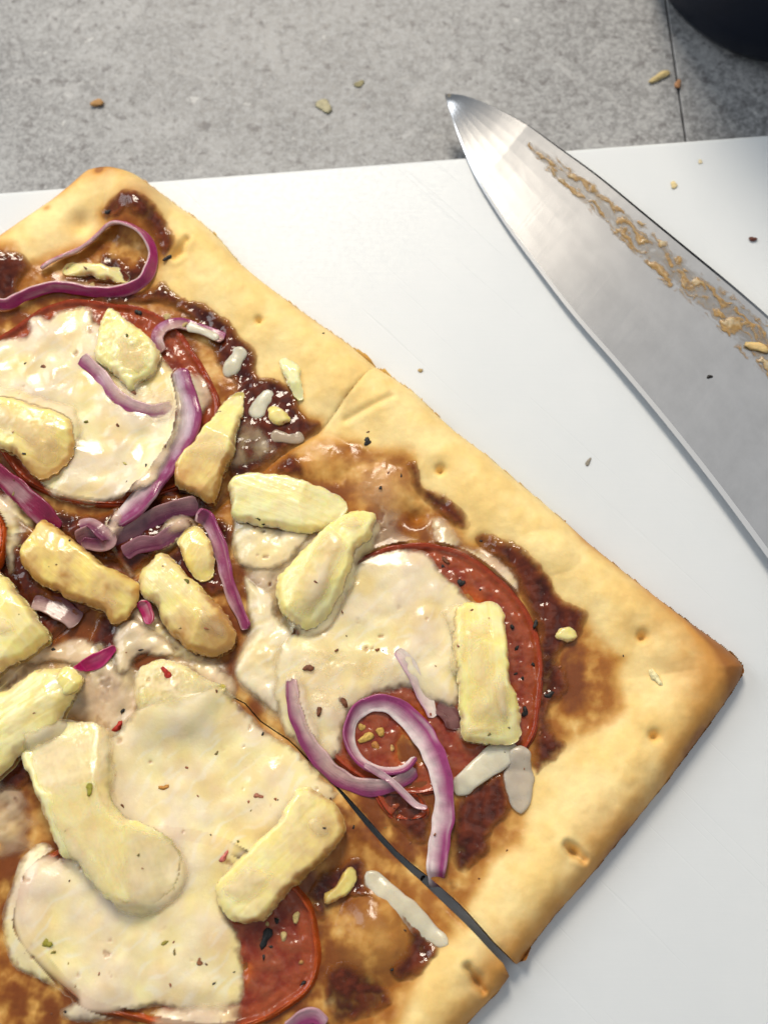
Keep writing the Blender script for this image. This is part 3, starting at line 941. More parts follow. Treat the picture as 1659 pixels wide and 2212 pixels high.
def pine(label, k, pts, hgt=6.0, tilt=(0, 0), edge=1.9, fib=0.0, cara=0.15, seed=0, h=None, name='pineapple_chunk', roof=0.0, amp=.10, light=0.5, cara_shade_side=None, group='roasted pineapple chunks', wall=.35, sink=1.2, n=5, veil=None):
    fr = R(k, pts)
    cu, cv = np.mean(fr, 0)
    hx, hy, hz = hit(cu, cv)
    z0 = hz if h is None else h
    pw = smooth(W(fr, z0 + hgt * .55), True, n)
    wn = win(pw, 2)
    if h is None:
        dd = sdf(GX[wn], GY[wn], pw)
        z0 = float(np.percentile(H[wn][dd < 0], 35)) if (dd < 0).any() else z0
        pw = smooth(W(fr, z0 + hgt * .55), True, n)
        wn = win(pw, 2)
    x, y = GX[wn], GY[wn]
    cx, cy = pw.mean(0)
    d = sdf(x, y, pw)
    n1 = fbm(x, y, 4.0, 300 + seed, 3); n2 = fbm(x, y, 1.2, 320 + seed, 3)
    a = math.radians(fib)
    al = (x - cx) * math.cos(a) + (y - cy) * math.sin(a)
    ac = -(x - cx) * math.sin(a) + (y - cy) * math.cos(a)
    ridge = noise(al / 7.0, ac / .75, 340 + seed)
    d = d + .42 * n1 + .14 * n2
    r = np.clip(-d / edge, 0, 1)
    prof = np.clip(1 - (1 - r) ** 2.3, 0, 1) ** .6
    edge = edge * .62
    r = np.clip(-d / edge, 0, 1)
    prof = np.clip(1 - (1 - r) ** 2.0, 0, 1) ** .7
    topz = z0 + hgt + tilt[0] * (x - cx) + tilt[1] * (y - cy) - roof * np.abs(ac + .6 * n1)
    rn = random.Random(900 + seed)
    size = np.hypot(*(pw - pw.mean(0)).T).mean()
    for q in range(3):      # cut facets
        fa = a + q * 2.1 + rn.uniform(-.5, .5)
        sl = rn.uniform(.2, .5)
        off = rn.uniform(.25, .6) * size
        topz = np.minimum(topz, z0 + hgt - sl * ((x - cx) * math.cos(fa) + (y - cy) * math.sin(fa) - off) + .12 * n1)
    low = z0 + wall * hgt
    top = low + (topz - low) * prof + amp * (n1 * .9 + .35 * n2) * prof + .07 * ridge * prof
    bot = np.full(d.shape, z0 - sink)
    rnd = ss(-.7, .7, n1 + .5 * ridge)
    cc = lerp3(PY, PYP, np.clip(rnd * .6 + light - .3, 0, 1))
    sidef = 1 - r
    if cara_shade_side is not None:
        ca = math.radians(cara_shade_side)
        dirn = ((x - cx) * math.cos(ca) + (y - cy) * math.sin(ca)) / (np.hypot(*(pw - pw.mean(0)).T).max() + 1e-6)
        cm = ss(-.2, .9, dirn + .3 * n1) * .8 + .5 * sidef * ss(-.3, .5, dirn)  # caramel tint that also paints the chunk's shaded side into the colour
    else:
        cm = 0
    cm = np.clip(cara * (.6 + .6 * n1 + 1.0 * sidef) + cm + .26 * sidef * np.clip(.6 + 1.3 * n1, 0, 1.6), 0, 1)
    cc = lerp3(cc, CARA, cm * .8)
    root = hf(name, wn, d, top, bot, M['pine'], None, (cx, cy, z0), attrs={'Col': cc, 'Wet': ss(-.2, .8, n2), 'P': np.stack([al * .12, ac, 0 * al], -1)})
    root['origin_mm'] = [float(cx), float(cy), float(z0)]
    tag(root, label, 'pineapple', group)
    ins = (d < 0) & (top > H[wn])
    H[wn][ins] = top[ins]; UC[wn][ins] = cc[ins]
    if veil is not None:     # cheese melted over part of the chunk
        sc, ou, ov, vt, vs = veil
        c0 = np.mean(fr, 0)
        cheese(None, 0, [(c0[0] + (p[0] - c0[0]) * sc + ou, c0[1] + (p[1] - c0[1]) * sc + ov) for p in fr], vt, 2.0, vs, 600 + seed, .5, name='cheese_veil', parent=root, white=.25, op=1.1, follow=.5 if vs < 1.5 else 1.0, wob=1.3, rough=.12)
    return root


CH = np.array((0.94, 0.805, 0.43)); CHW = np.array((0.93, 0.86, 0.67)); CHY = np.array((0.90, 0.745, 0.33))


def cheese(label, k, pts, t=1.6, edge=1.6, sig=1.5, seed=0, stain=.35, name='melted_cheese', parent=None, white=.4, holes=0.0, rough=.22, n=5, wob=.6, group='melted cheese pools', limit=None, h=None, follow=.35, op=None):
    fr = R(k, pts)
    cu, cv = np.mean(fr, 0)
    hx, hy, hz = hit(cu, cv)
    pw0 = smooth(fr, True, n)
    if h is None:
        hs = np.array([hit(u, v)[2] for u, v in pw0[::3]])
        hh = np.interp(np.arange(len(pw0)), np.arange(0, len(pw0), 3), hs)
        hh = .5 * hh + .5 * np.mean(hs)
        pw = np.concatenate([W(pw0[i:i + 1], hh[i]) for i in range(len(pw0))])
    else:
        pw = W(pw0, h)
    wn = win(pw, 4)
    x, y = GX[wn], GY[wn]
    if x.size == 0: return None
    n1 = fbm(x, y, 5.0, 400 + seed, 2); n2 = fbm(x, y, 1.6, 420 + seed, 2); n3 = fbm(x, y, 12, 440 + seed, 3)
    d = sdf(x, y, pw) + wob * (.6 * n1 + .35 * n2)
    if limit is not None:
        d = np.maximum(d, limit[wn])
    r = np.clip(-d / edge, 0, 1)
    prof = np.clip(1 - (1 - r) ** 2, 0, 1) ** .5 * .45 + .55 * ss(0, 1, np.clip(-d / (2.6 * edge), 0, 1))
    hu = H[wn]
    b = gblur(hu, sig)
    base = np.maximum(b, hu - follow)
    base = gblur(base, .45)
    tt = t * (1 + .35 * n3 + .2 * n1) - holes * ss(.15, .6, n1 + .4 * n2) * t * 2.2
    wa = .7 + .5 * n3
    sx_ = x * np.cos(.7) + y * np.sin(.7) + 1.5 * n1; sy_ = -x * np.sin(.7) + y * np.cos(.7) + 1.8 * n3 + .8 * n1
    streak = noise(sx_ / 5.5, sy_ / 1.25, 460 + seed)
    top = base + tt * prof + .6 * rough * n1 * prof + (.04 * n2 + .09 * streak) * prof - 0.05
    if sig > 2:
        hd_ = hu.copy()
        for q in (1, 2, 3):
            e = hd_.copy()
            e[1:] = np.maximum(e[1:], hd_[:-1]); e[:-1] = np.maximum(e[:-1], hd_[1:])
            hd_ = e.copy()
            e[:, 1:] = np.maximum(e[:, 1:], hd_[:, :-1]); e[:, :-1] = np.maximum(e[:, :-1], hd_[:, 1:])
            hd_ = e
        top = np.where(d < .3, np.maximum(top, gblur(hd_, .6) + .4 * prof), top)
        top = gblur(top, 1.0 if sig > 3 else .6)
    top = top - .45 * ss(.66, .95, fbm(x, y, 2.9, 520 + seed, 3)) * ss(.0, .5, fbm(x, y, 11, 530 + seed, 2)) * prof
    thick = np.clip(top - hu, 0, 4)
    ub = np.stack([gblur(UC[wn][..., i], 1.3) for i in range(3)], -1) * .45 + np.array((.80, .58, .40)) * .55
    own = lerp3(CH, CHW, np.clip(white + .5 * n3 + .3 * n1, 0, 1))
    own = lerp3(own, CHY, np.clip(.45 * n1 - .55 * n3 - .25 * streak, 0, .8))
    own = lerp3(own, (.86, .68, .48), np.clip(.5 * fbm(x, y, 9, 480 + seed, 2) - .1, 0, .35))
    pk = ss(.05, .75, fbm(x, y, 6.5, 500 + seed, 3)); yl = ss(.0, .7, fbm(x, y, 9.0, 510 + seed, 2)); pit = ss(.66, .95, fbm(x, y, 2.9, 520 + seed, 3)) * ss(.0, .5, fbm(x, y, 11, 530 + seed, 2))
    own = lerp3(own, (.90, .70, .27), yl * .55)
    own = lerp3(own, (.84, .62, .44), pk * (.12 + .40 * stain))
    own = lerp3(own, CHW, ss(.15, .6, streak) * .55)
    own = lerp3(own, (.50, .27, .13), pit * .55)
    k_ = np.clip(stain * np.exp(-(thick + (.6 if sig > 2 else 0)) / 1.6) * 1.9 + stain * (.8 * n3 + .45 * n1), 0, .75)
    cc = lerp3(own, ub, k_) if False else own * (1 - k_[..., None]) + ub * k_[..., None]
    ox_, oy_ = pw.mean(0)
    o = hf(name, wn, d, top, np.minimum(hu, top) - .5, M['cheese'], parent, (ox_, oy_, hz), attrs={'Col': cc, 'Wet': ss(-.4, .6, n1), 'Alpha': np.where(t < 1.0, .85 + .15 * ss(-.3, .3, n3 + .5 * n1), 1.0) * ss(0.0, op or (1.5 if t < 1.3 else .45), thick + .03) * (.15 + .85 * ss(.0, 1.5, -d + .7 * n2))}, bottom=False)
    if parent is None:
        o['origin_mm'] = [float(ox_), float(oy_), float(hz)]
        tag(o, label, 'cheese', group)
    ins = (d < 0) & (top > hu)
    H[wn][ins] = top[ins]; UC[wn][ins] = cc[ins]
    return o


inA = dsl['A'] + .15; inB = dsl['B'] + .15; inC = dsl['C'] + .15
# thin tinted films of cheese between the toppings
cheese('thin brownish cheese film in the middle of the flatbread around the pineapple', 0,
       [(300, 1440), (420, 1400), (500, 1440), (480, 1500), (400, 1600), (250, 1640), (160, 1560), (60, 1640), (-60, 1700), (-60, 1400), (60, 1420), (160, 1420), (220, 1380)], 1.3, 1.5, 1.4, 21, .6, white=.3, holes=.15, rough=.4, op=1.6)
cheese('cheese strand bridging the second cut near the flatbread centre', 0, [(215, 1235), (290, 1270), (360, 1330), (440, 1400), (505, 1455), (520, 1500), (480, 1520), (420, 1480), (340, 1410), (260, 1340), (205, 1290)], 1.1, 1.4, 1.6, 29, .6, white=.2, holes=.1, rough=.35, op=1.0)
cheese('pale cheese film below the pineapple in the centre of the right slice', 0,
       [(505, 1150), (560, 1130), (650, 1120), (760, 1110), (800, 1170), (780, 1260), (700, 1350), (640, 1400), (640, 1480), (600, 1580), (530, 1520), (500, 1450), (520, 1380), (545, 1320), (520, 1240)], 1.0, 1.6, 1.3, 22, .45, white=.5, limit=inB, rough=.3)
cheese('blistered cheese film above the bubble beside the right slice sauce trail', 4, [(540, 600), (600, 570), (680, 590), (740, 640), (760, 720), (740, 800), (820, 850), (700, 900), (580, 900), (520, 840), (600, 740), (540, 680)], .7, 1.5, 1.2, 23, .9, white=.3, holes=.3, limit=inB)
cheese('rosy cheese film at the left photo edge beside the caramelised pineapple', 'n2', [(-150, 120), (50, 150), (140, 200), (220, 330), (300, 430), (230, 560), (170, 700), (150, 850), (60, 860), (40, 500), (-150, 400)], 1.0, 1.4, 1.2, 24, .45, white=.7)
cheese('pinkish oily cheese at the lower left photo edge beside the big pineapple', 'n3', [(-150, 980), (40, 1000), (200, 1060), (290, 1180), (370, 1380), (300, 1480), (330, 1560), (250, 1659), (-150, 1680)], 1.0, 1.6, 1.3, 25, .65, white=.6, rough=.35)
cheese('beige cheese film joining the pineapple and the sauce beside the first cut', 1, [(1040, 1130), (1120, 1170), (1200, 1270), (1180, 1330), (1080, 1350), (1000, 1370), (960, 1330), (1000, 1200)], .8, 1.3, 1.2, 26, .6, white=.4, limit=inA)
cheese('soft cheese lump under the sauce trail above the right tomato', 4, [(830, 770), (880, 740), (940, 760), (1000, 830), (1010, 870), (920, 890), (860, 840)], 1.2, 1.2, 1.0, 27, .5, white=.5, limit=inB)
cheese('thin cheese tongue along the upper rim of the right tomato', 4, [(900, 890), (980, 870), (1100, 880), (1200, 950), (1250, 1010), (1240, 1090), (1180, 1060), (1080, 970), (960, 920)], .9, 1.1, 1.1, 28, .5, white=.6, limit=inB)

cheese('lumpy beige cheese between the rounded chunk and the crushed pineapple', 2, [(500, 720), (580, 690), (660, 740), (740, 800), (760, 860), (680, 870), (600, 860), (560, 930), (500, 940), (480, 840)], 1.3, 1.3, 1.2, 50, .5, white=.3, rough=.5, op=.9)
cheese('glossy pale cheese tucked below the pale chunk of the right slice', 2, [(1000, 230), (1060, 250), (1180, 300), (1330, 330), (1260, 440), (1190, 490), (1100, 500), (1020, 470), (990, 380)], 1.3, 1.4, 1.4, 51, .3, white=.5, limit=inB, rough=.4, op=.8)
cheese('amber cheese patch between the left chunks and the long glossy chunk', 2, [(60, 760), (200, 800), (330, 770), (420, 800), (440, 870), (350, 900), (220, 890), (120, 900)], 1.2, 1.3, 1.2, 52, .55, white=.2, rough=.4, op=.9)
cheese('milky cheese apron left of the capped chunk on the right slice', 2, [(1040, 520), (1100, 540), (1180, 600), (1200, 700), (1260, 760), (1240, 900), (1200, 1100), (1120, 1060), (1010, 960), (1010, 860), (1060, 740)], 1.4, 1.4, 1.4, 53, .3, white=.6, limit=inB, rough=.3, op=.8)
cheese('browned cheese clump in the hollow beside the narrow onion strip', 2, [(700, 300), (780, 250), (850, 290), (840, 340), (760, 380), (710, 420), (660, 400)], 1.0, 1.1, 1.1, 54, .7, white=.2, rough=.4, op=1.0)
cheese('thin cheese string hanging over the dark onion tangle', 2, [(455, 280), (520, 220), (540, 300), (500, 400), (560, 470), (580, 510), (550, 520), (490, 420), (460, 340)], .9, .9, 1.0, 55, .5, white=.3, rough=.3, op=.8)

# chunks that the large pools cover
pine('pale pineapple chunk in the cheese near the top of the right slice', 2, [(985, 110), (1060, 70), (1200, 78), (1330, 110), (1450, 165), (1482, 235), (1400, 300), (1300, 320), (1150, 300), (1010, 270), (985, 190)], 5.4, (.0, .05), 2.2, -20, .05, 4, light=.85, roof=.12)
pine('long glossy pineapple chunk at the lower left photo edge', 2, [(-60, 1080), (40, 990), (120, 930), (210, 905), (330, 930), (345, 975), (280, 1075), (235, 1180), (90, 1275), (-60, 1390)], 6.6, (.03, .06), 3.0, 35, .12, 5, light=.6, roof=.22)
pine('crushed pale pineapple pieces beside the second cut on the bottom slice', 2, [(590, 910), (650, 880), (710, 865), (800, 900), (880, 950), (960, 985), (900, 1040), (860, 1100), (770, 1165), (680, 1150), (600, 1125), (585, 1030)], 3.6, (.0, .04), 2.0, 20, .05, 6, light=.8, amp=.7, veil=(1.15, 10, 16, .8, 2.2))

# large pools
cheese('large melted cheese pool over the tomato on the top slice', 0,
       [(-80, 750), (-20, 735), (30, 730), (62, 722), (60, 690), (75, 678), (95, 680), (108, 692), (120, 672), (160, 666), (198, 668), (206, 690), (230, 700), (280, 700), (330, 745), (370, 790), (395, 850),
        (400, 900), (385, 960), (365, 1010), (330, 1055), (270, 1080), (190, 1092), (130, 1082), (92, 1055), (80, 1020), (40, 990), (-20, 960), (-80, 930)], 1.7, 1.8, 2.2, 1, .32, white=.45, rough=.25, follow=1.2)
cheese('smooth yellow cheese pool over the tomato on the right slice', 0,
       [(640, 1370), (700, 1345), (745, 1250), (790, 1205), (850, 1188), (905, 1190), (935, 1205), (960, 1240), (985, 1262), (1010, 1290), (1040, 1330), (1030, 1420), (1000, 1500), (985, 1530), (940, 1520), (905, 1500),
        (880, 1490), (830, 1495), (780, 1520), (745, 1570), (740, 1620), (715, 1660), (650, 1635), (605, 1570), (590, 1480), (600, 1400)], 1.7, 1.7, 2.2, 2, .32, white=.35, limit=inB, rough=.2, follow=1.2)
cheese('cheese haze on the bare right edge of the upper tomato slice', 1, [(780, 950), (880, 955), (925, 1000), (920, 1070), (860, 1120), (810, 1060)], .8, 1.3, 1.2, 8, .6, white=.5, limit=inA)
cheese('largest melted cheese pool draped over the bottom slice', 0,
       [(240, 1590), (300, 1530), (400, 1500), (470, 1480), (510, 1510), (560, 1565), (620, 1605), (680, 1655), (720, 1690), (735, 1720), (690, 1760), (640, 1790), (560, 1850), (500, 1900), (485, 1960), (515, 2010), (525, 2060),
        (530, 2110), (520, 2170), (430, 2190), (330, 2175), (240, 2200), (150, 2205), (130, 2185), (160, 2160), (100, 2125), (30, 2085), (5, 2000), (20, 1930), (45, 1860), (90, 1820), (150, 1850), (130, 1790), (90, 1720), (60, 1620), (50, 1580), (90, 1570), (160, 1555)],
       1.8, 2.2, 3.2, 3, .32, white=.40, limit=inC, rough=.28, follow=2.5)
cheese('cheese flap hanging over the bottom tomato rim at the lower photo edge', 'n4', [(920, 1020), (990, 950), (1100, 930), (1300, 910), (1500, 915), (1510, 1010), (1480, 1120), (1200, 1140), (950, 1120)], 1.2, 1.2, 1.3, 4, .55, white=.5, limit=inC)
cheese('veined cheese with tiny pits at the left of the right tomato', 0, [(612, 1480), (630, 1390), (690, 1380), (760, 1400), (840, 1410), (880, 1450), (850, 1500), (790, 1515), (750, 1560), (740, 1620), (760, 1660), (700, 1650), (655, 1600)], .5, 1.4, .9, 5, .6, white=.9, limit=inB, rough=.45, holes=.35)

# chunks standing on top
onion('purple onion arch under the cheese edge between the upper pineapple chunks', 1, [(350, 880), (420, 945), (470, 1010), (540, 1075), (640, 1110), (740, 1095)], 3.6, 1.1, -20, 1, 0, -.1, pale=np.array((.62, .42, .42)), lift=.1, seed=4)
cheese('thin cheese veil over the purple onion arch on the top pool', 1, [(420, 900), (500, 960), (620, 1000), (760, 1000), (790, 1090), (760, 1160), (640, 1160), (520, 1120), (440, 1040)], .6, 1.6, 1.4, 7, .3, white=.5, op=1.5, limit=inA)
pine('pineapple chunk at the left photo edge on the cheese of the top slice', 1, [(-60, 1060), (60, 1050), (180, 1085), (300, 1140), (315, 1290), (260, 1350), (180, 1400), (110, 1350), (50, 1280), (-60, 1230)], 3.8, (.0, .05), 2.2, -30, .12, 3, cara_shade_side=-70, light=.4, veil=(1.1, 4, -18, .8, 2.0))
P10 = pine('large bent pineapple chunk sunk in the cheese at the left of the bottom slice', 3, [(85, 365), (170, 285), (340, 232), (430, 262), (450, 400), (455, 540), (520, 640), (660, 700), (765, 790), (750, 930), (655, 1020), (500, 1030), (385, 930), (330, 845), (250, 800), (200, 680), (130, 500)], 5.4, (.0, .04), 2.6, 110, .03, 1, light=.75, veil=(1.0, 22, 16, .6, 2.3))
P1 = pine('pineapple piece pointing up to the onion loop on the top cheese pool', 1, [(455, 665), (520, 690), (570, 740), (640, 790), (690, 860), (670, 930), (590, 985), (560, 1015), (520, 985), (460, 920), (405, 870), (415, 790)], 3.6, (.04, .10), 1.8, -45, .05, 7, light=.6, amp=.55, veil=(.8, 14, 20, .6, .9))
P3 = pine('upright pineapple wedge with a pointed tip beside the thick onion strip', 1, [(975, 1045), (1035, 1020), (1040, 1090), (1015, 1190), (1000, 1290), (960, 1375), (912, 1490), (820, 1460), (742, 1410), (775, 1300), (860, 1200)], 6.0, (.05, .06), 1.7, 55, .22, 8, cara_shade_side=-110, light=.6)
P5 = pine('cheese capped yellow pineapple chunk in the centre of the right slice', 2, [(1440, 270), (1500, 240), (1590, 230), (1610, 280), (1580, 350), (1530, 400), (1490, 520), (1430, 650), (1330, 730), (1240, 700), (1185, 600), (1195, 510), (1260, 440), (1340, 350)], 6.4, (.03, .04), 2.2, 60, .04, 9, light=.55, veil=(1.0, 10, 22, .5, 1.6))
P6 = pine('caramelised orange brown pineapple chunk at the left', 'n2', [(350, 385), (420, 400), (560, 490), (760, 650), (930, 790), (1150, 900), (1220, 1010), (1130, 1200), (990, 1290), (880, 1190), (690, 1110), (420, 980), (260, 880), (180, 760), (190, 620), (290, 480)], 6.2, (.04, .08), 2.4, -40, .55, 10, cara_shade_side=-120, light=.3, roof=.15)
P7 = pine('rounded pineapple chunk with a glossy tip at the flatbread centre', 2, [(600, 500), (650, 440), (710, 412), (770, 470), (850, 550), (950, 650), (1010, 740), (1000, 800), (950, 845), (870, 850), (770, 800), (700, 720), (670, 640), (600, 580)], 6.8, (.05, .02), 2.8, -45, .22, 11, cara_shade_side=-60, light=.55, roof=.2)
P8 = pine('big pineapple chunk at the left photo edge beside the brown onion', 'n2', [(-150, 800), (30, 870), (150, 1010), (270, 1150), (340, 1260), (420, 1390), (350, 1480), (250, 1570), (100, 1650), (-150, 1740)], 7.0, (.03, .06), 2.0, -50, .12, 12, light=.5)
P11 = pine('straight pineapple stick with two cheese spots across the bottom slice', 3, [(1255, 545), (1300, 525), (1350, 530), (1430, 600), (1480, 690), (1420, 800), (1290, 920), (1180, 1030), (1110, 1100), (1040, 1112), (960, 1060), (920, 980), (935, 920), (1000, 850), (1100, 750), (1190, 660)], 7.4, (.03, .05), 2.3, 45, .06, 13, light=.6, cara_shade_side=-30)
P12 = pine('tall pineapple stick beside the bare tomato rim on the right slice', 0, [(985, 1312), (1030, 1298), (1072, 1298), (1092, 1330), (1098, 1400), (1102, 1460), (1120, 1520), (1128, 1580), (1100, 1606), (1040, 1604), (1000, 1590), (992, 1520), (985, 1450), (975, 1380)], 6.2, (-.03, .03), 1.8, 92, .06, 14, light=.5, veil=(.8, -8, 0, .6, .9))
pine('small pineapple shard on the pale crust right of the onion strip tomato', 1, [(1200, 885), (1250, 875), (1275, 900), (1290, 980), (1300, 1050), (1270, 1050), (1235, 1000), (1205, 930)], 1.6, (0, 0), 1.0, -70, 0, 15, light=.9, sink=.5, group='small pineapple bits')
pine('small brown glazed pineapple bit lying inside the onion loop', 's', [(490, 790), (560, 740), (680, 740), (820, 760), (940, 790), (1000, 850), (960, 890), (860, 880), (740, 850), (600, 840), (500, 830)], 1.8, (0, .05), 1.4, 0, .25, 16, light=.6, sink=.6, group='small pineapple bits')
pine('small yellow pineapple bit in the thick sauce near the first cut', 1, [(1150, 1100), (1180, 1085), (1220, 1105), (1240, 1150), (1200, 1165), (1155, 1150)], 1.5, (0, .05), 1.0, 0, .3, 18, light=.3, sink=.5, group='small pineapple bits')
pine('translucent pineapple flake on the long chunk at the lower left', 'n3', [(420, 220), (470, 120), (560, 20), (650, 30), (720, 110), (690, 190), (560, 280), (450, 300)], 1.6, (.03, .05), 1.4, 50, .12, 19, light=.2, sink=.8, group='small pineapple bits')
pine('golden onion coloured pineapple scrap beside the narrow purple strip', 2, [(760, 370), (800, 310), (850, 300), (900, 360), (920, 440), (900, 520), (850, 530), (800, 460)], 2.2, (.0, .04), 1.6, 60, .3, 20, light=.3, group='small pineapple bits')
pine('small pineapple lump in the dark sauce on the right slice edge', 'n5', [(30, 740), (80, 690), (140, 700), (190, 760), (140, 800), (60, 790)], 1.2, (0, 0), .9, 0, .3, 21, light=.4, sink=.5, group='small pineapple bits')
pine('ochre onion coloured pineapple sliver in the sauce on the bottom slice', 5, [(250, 1230), (300, 1180), (350, 1110), (385, 1130), (370, 1190), (310, 1250), (260, 1270)], 1.3, (0, 0), 1.0, 45, .5, 22, light=.1, sink=.5, group='small pineapple bits')

# cheese spots melted onto chunks
cs = dict(name='cheese_spot', sig=.6, follow=.1, wob=.35, rough=.05, stain=.35, white=.15, op=1.1)
cheese(None, 3, [(1310, 690), (1340, 640), (1390, 650), (1425, 700), (1410, 745), (1350, 745)], .9, 1.0, parent=P11, seed=31, **cs)
cheese(None, 3, [(930, 960), (980, 900), (1050, 850), (1130, 860), (1190, 880), (1170, 950), (1100, 1010), (1000, 1030)], .7, 1.2, parent=P11, seed=32, **cs)
cheese(None, 2, [(1200, 560), (1240, 480), (1320, 400), (1400, 320), (1470, 340), (1500, 400), (1450, 500), (1410, 600), (1320, 690), (1240, 680)], .8, 1.4, parent=P5, seed=33, **cs)
cheese(None, 2, [(1430, 290), (1500, 250), (1580, 270), (1560, 320), (1480, 330)], .6, 1.0, parent=P5, seed=34, **cs)
cheese(None, 0, [(945, 1320), (985, 1300), (1010, 1320), (1000, 1370), (1010, 1420), (990, 1460), (965, 1440), (975, 1380)], .7, 1.0, parent=P12, seed=35, **cs)
cheese(None, 0, [(1065, 1480), (1078, 1445), (1092, 1460), (1105, 1510), (1100, 1560), (1075, 1550), (1062, 1515)], .8, .9, parent=P12, seed=36, **cs)
cheese(None, 0, [(985, 1575), (1030, 1560), (1085, 1565), (1090, 1595), (1040, 1590), (1000, 1600)], .7, .8, parent=P12, seed=37, **cs)
cheese(None, 2, [(820, 640), (880, 640), (950, 690), (990, 750), (960, 790), (880, 760), (830, 710)], .6, 1.2, parent=P7, seed=38, **cs)
cheese(None, 'n2', [(690, 1000), (760, 930), (880, 930), (960, 1000), (1080, 1080), (1070, 1180), (960, 1200), (820, 1130), (700, 1090)], .6, 1.0, parent=P6, seed=39, name='cheese_spot', sig=.6, follow=.1, wob=.3, rough=.08, stain=.4, white=.4)
cheese(None, 'n2', [(-100, 1200), (60, 1230), (150, 1300), (170, 1380), (60, 1420), (-100, 1420)], .6, 1.0, parent=P8, seed=40, **cs)
cheese(None, 1, [(780, 1290), (860, 1240), (960, 1240), (995, 1280), (960, 1340), (860, 1330)], .6, 1.0, parent=P3, seed=41, **cs)
cheese(None, 1, [(500, 880), (560, 830), (640, 830), (640, 900), (600, 960), (540, 950)], .5, 1.0, parent=P1, seed=42, **cs)

# ------------------------------------------------------------------ onion on top of the cheese
onion('narrow red onion strip leaning beside the rounded pineapple chunk', 2, [(845, 250), (890, 270), (925, 340), (955, 430), (975, 520), (1000, 600), (1035, 680), (1060, 740)], [3.6, 4.0, 4.0, 3.6, 3.2, 2.6], 1.2, -35, -.8, .5, .05, lift=.8, seed=9, pale=np.array((.62, .42, .42)))
onion('tiny bright magenta onion tip left of the rounded pineapple chunk', 2, [(605, 620), (625, 650), (640, 690), (645, 720)], [2.4, 3.6, 3.2, 1.5], 1.0, -30, 0, 1, .4, purp=np.array((.42, .012, .10)), seed=10, lift=1.2)
onion('bright magenta onion sliver above the crushed pineapple', 2, [(325, 915), (370, 895), (420, 875), (460, 845), (495, 815)], [1.6, 3.0, 3.6, 3.0, 1.4], 1.0, -25, -.6, 1, .3, purp=np.array((.42, .012, .12)), seed=11, lift=.8)
onion('outer onion band hugging the lower left of the right tomato', 5, [(110, 300), (125, 430), (170, 550), (230, 640), (310, 720), (420, 765), (540, 755), (640, 690)], [3.0, 3.6, 4.2, 4.2, 4.2, 3.6, 3.0], 1.2, -28, .9, 0, -.05, pale=np.array((.62, .42, .40)), lift=.5, seed=12)
cheese('cheese skin over the upper end of the outer onion band', 5, [(70, 280), (150, 260), (200, 400), (250, 520), (220, 610), (150, 560), (100, 440)], .7, 1.5, 1.3, 56, .35, white=.6, limit=inB, op=1.1)
onion('onion ring curling round the tomato seeds and trailing to the cut', 5,
      [(640, 640), (590, 690), (500, 700), (420, 670), (370, 610), (352, 540), (370, 470), (415, 425), (480, 405), (545, 420), (610, 470), (670, 540), (715, 620), (745, 700), (762, 790), (762, 880), (748, 970), (735, 1060), (728, 1130), (735, 1190)],
      [2.2, 2.6, 3.0, 3.2, 3.4, 3.6, 4.0, 4.6, 5.0, 5.2, 5.2, 5.0, 4.8, 4.6, 4.2], 1.1, [-60, -55, -50, -40, -20, -12, -10, -10, -10, -10, -10], -1.0, .25, .02, lift=1.0, seed=13, pale=np.array((.78, .64, .62)), purp=np.array((.30, .045, .16)), sm=13)
onion('thin pale onion thread crossing below the onion ring', 5, [(420, 670), (480, 705), (540, 745), (600, 805), (645, 845), (690, 855)], [1.2, 1.6, 1.8, 1.4, .8], .7, 0, .3, 0, -.1, pale=np.array((.66, .48, .48)), seed=14, lift=1.0)
onion('pale onion streak showing through the yellow cheese above the ring', 5, [(560, 180), (610, 240), (650, 320), (690, 400), (715, 470)], [2.0, 3.0, 3.4, 3.2, 2.6], .7, 0, .8, 0, -.35, lift=-.12, seed=15, pale=np.array((.74, .60, .52)), purp=np.array((.5, .26, .36)))
onion('dark purple onion piece under the tall pineapple stick', 5, [(730, 420), (770, 440), (800, 480), (805, 520)], 4.2, .9, 10, 0, 0, .2, pale=np.array((.3, .15, .14)), purp=np.array((.13, .04, .04)), seed=16, lift=.2)
onion('purple onion bit at the bottom photo edge beside the thick tomato rim', 3, [(1230, 1560), (1290, 1510), (1350, 1500), (1390, 1540)], 3.4, 1.1, -20, 1, 0, .2, pale=np.array((.5, .3, .34)), seed=18, lift=.6)

# ------------------------------------------------------------------ cheese shreds
def shred(label, k, pts, width=2.6, thick=1.7, seed=0, lift=-.1, col=(0.88, 0.79, 0.58)):
    pth = path3(R(k, pts), None, lift, 7, sm=7)
    c_ = pth[len(pth) // 2]
    o = ribbon('cheese_shred', pth, np.asarray(width) * 1.12, thick * .65, 0, M['cheese'], None, (c_[0], c_[1], float(pth[:, 2].min())), 0,
               lambda L, p, q: np.outer(1 + .15 * noise(L / 2, 0 * L + p, seed), np.asarray(col)), seed=seed, rcol=col, power=2.2, wob=.4)
    return tag(o, label, 'cheese', 'unmelted looking cheese shreds')


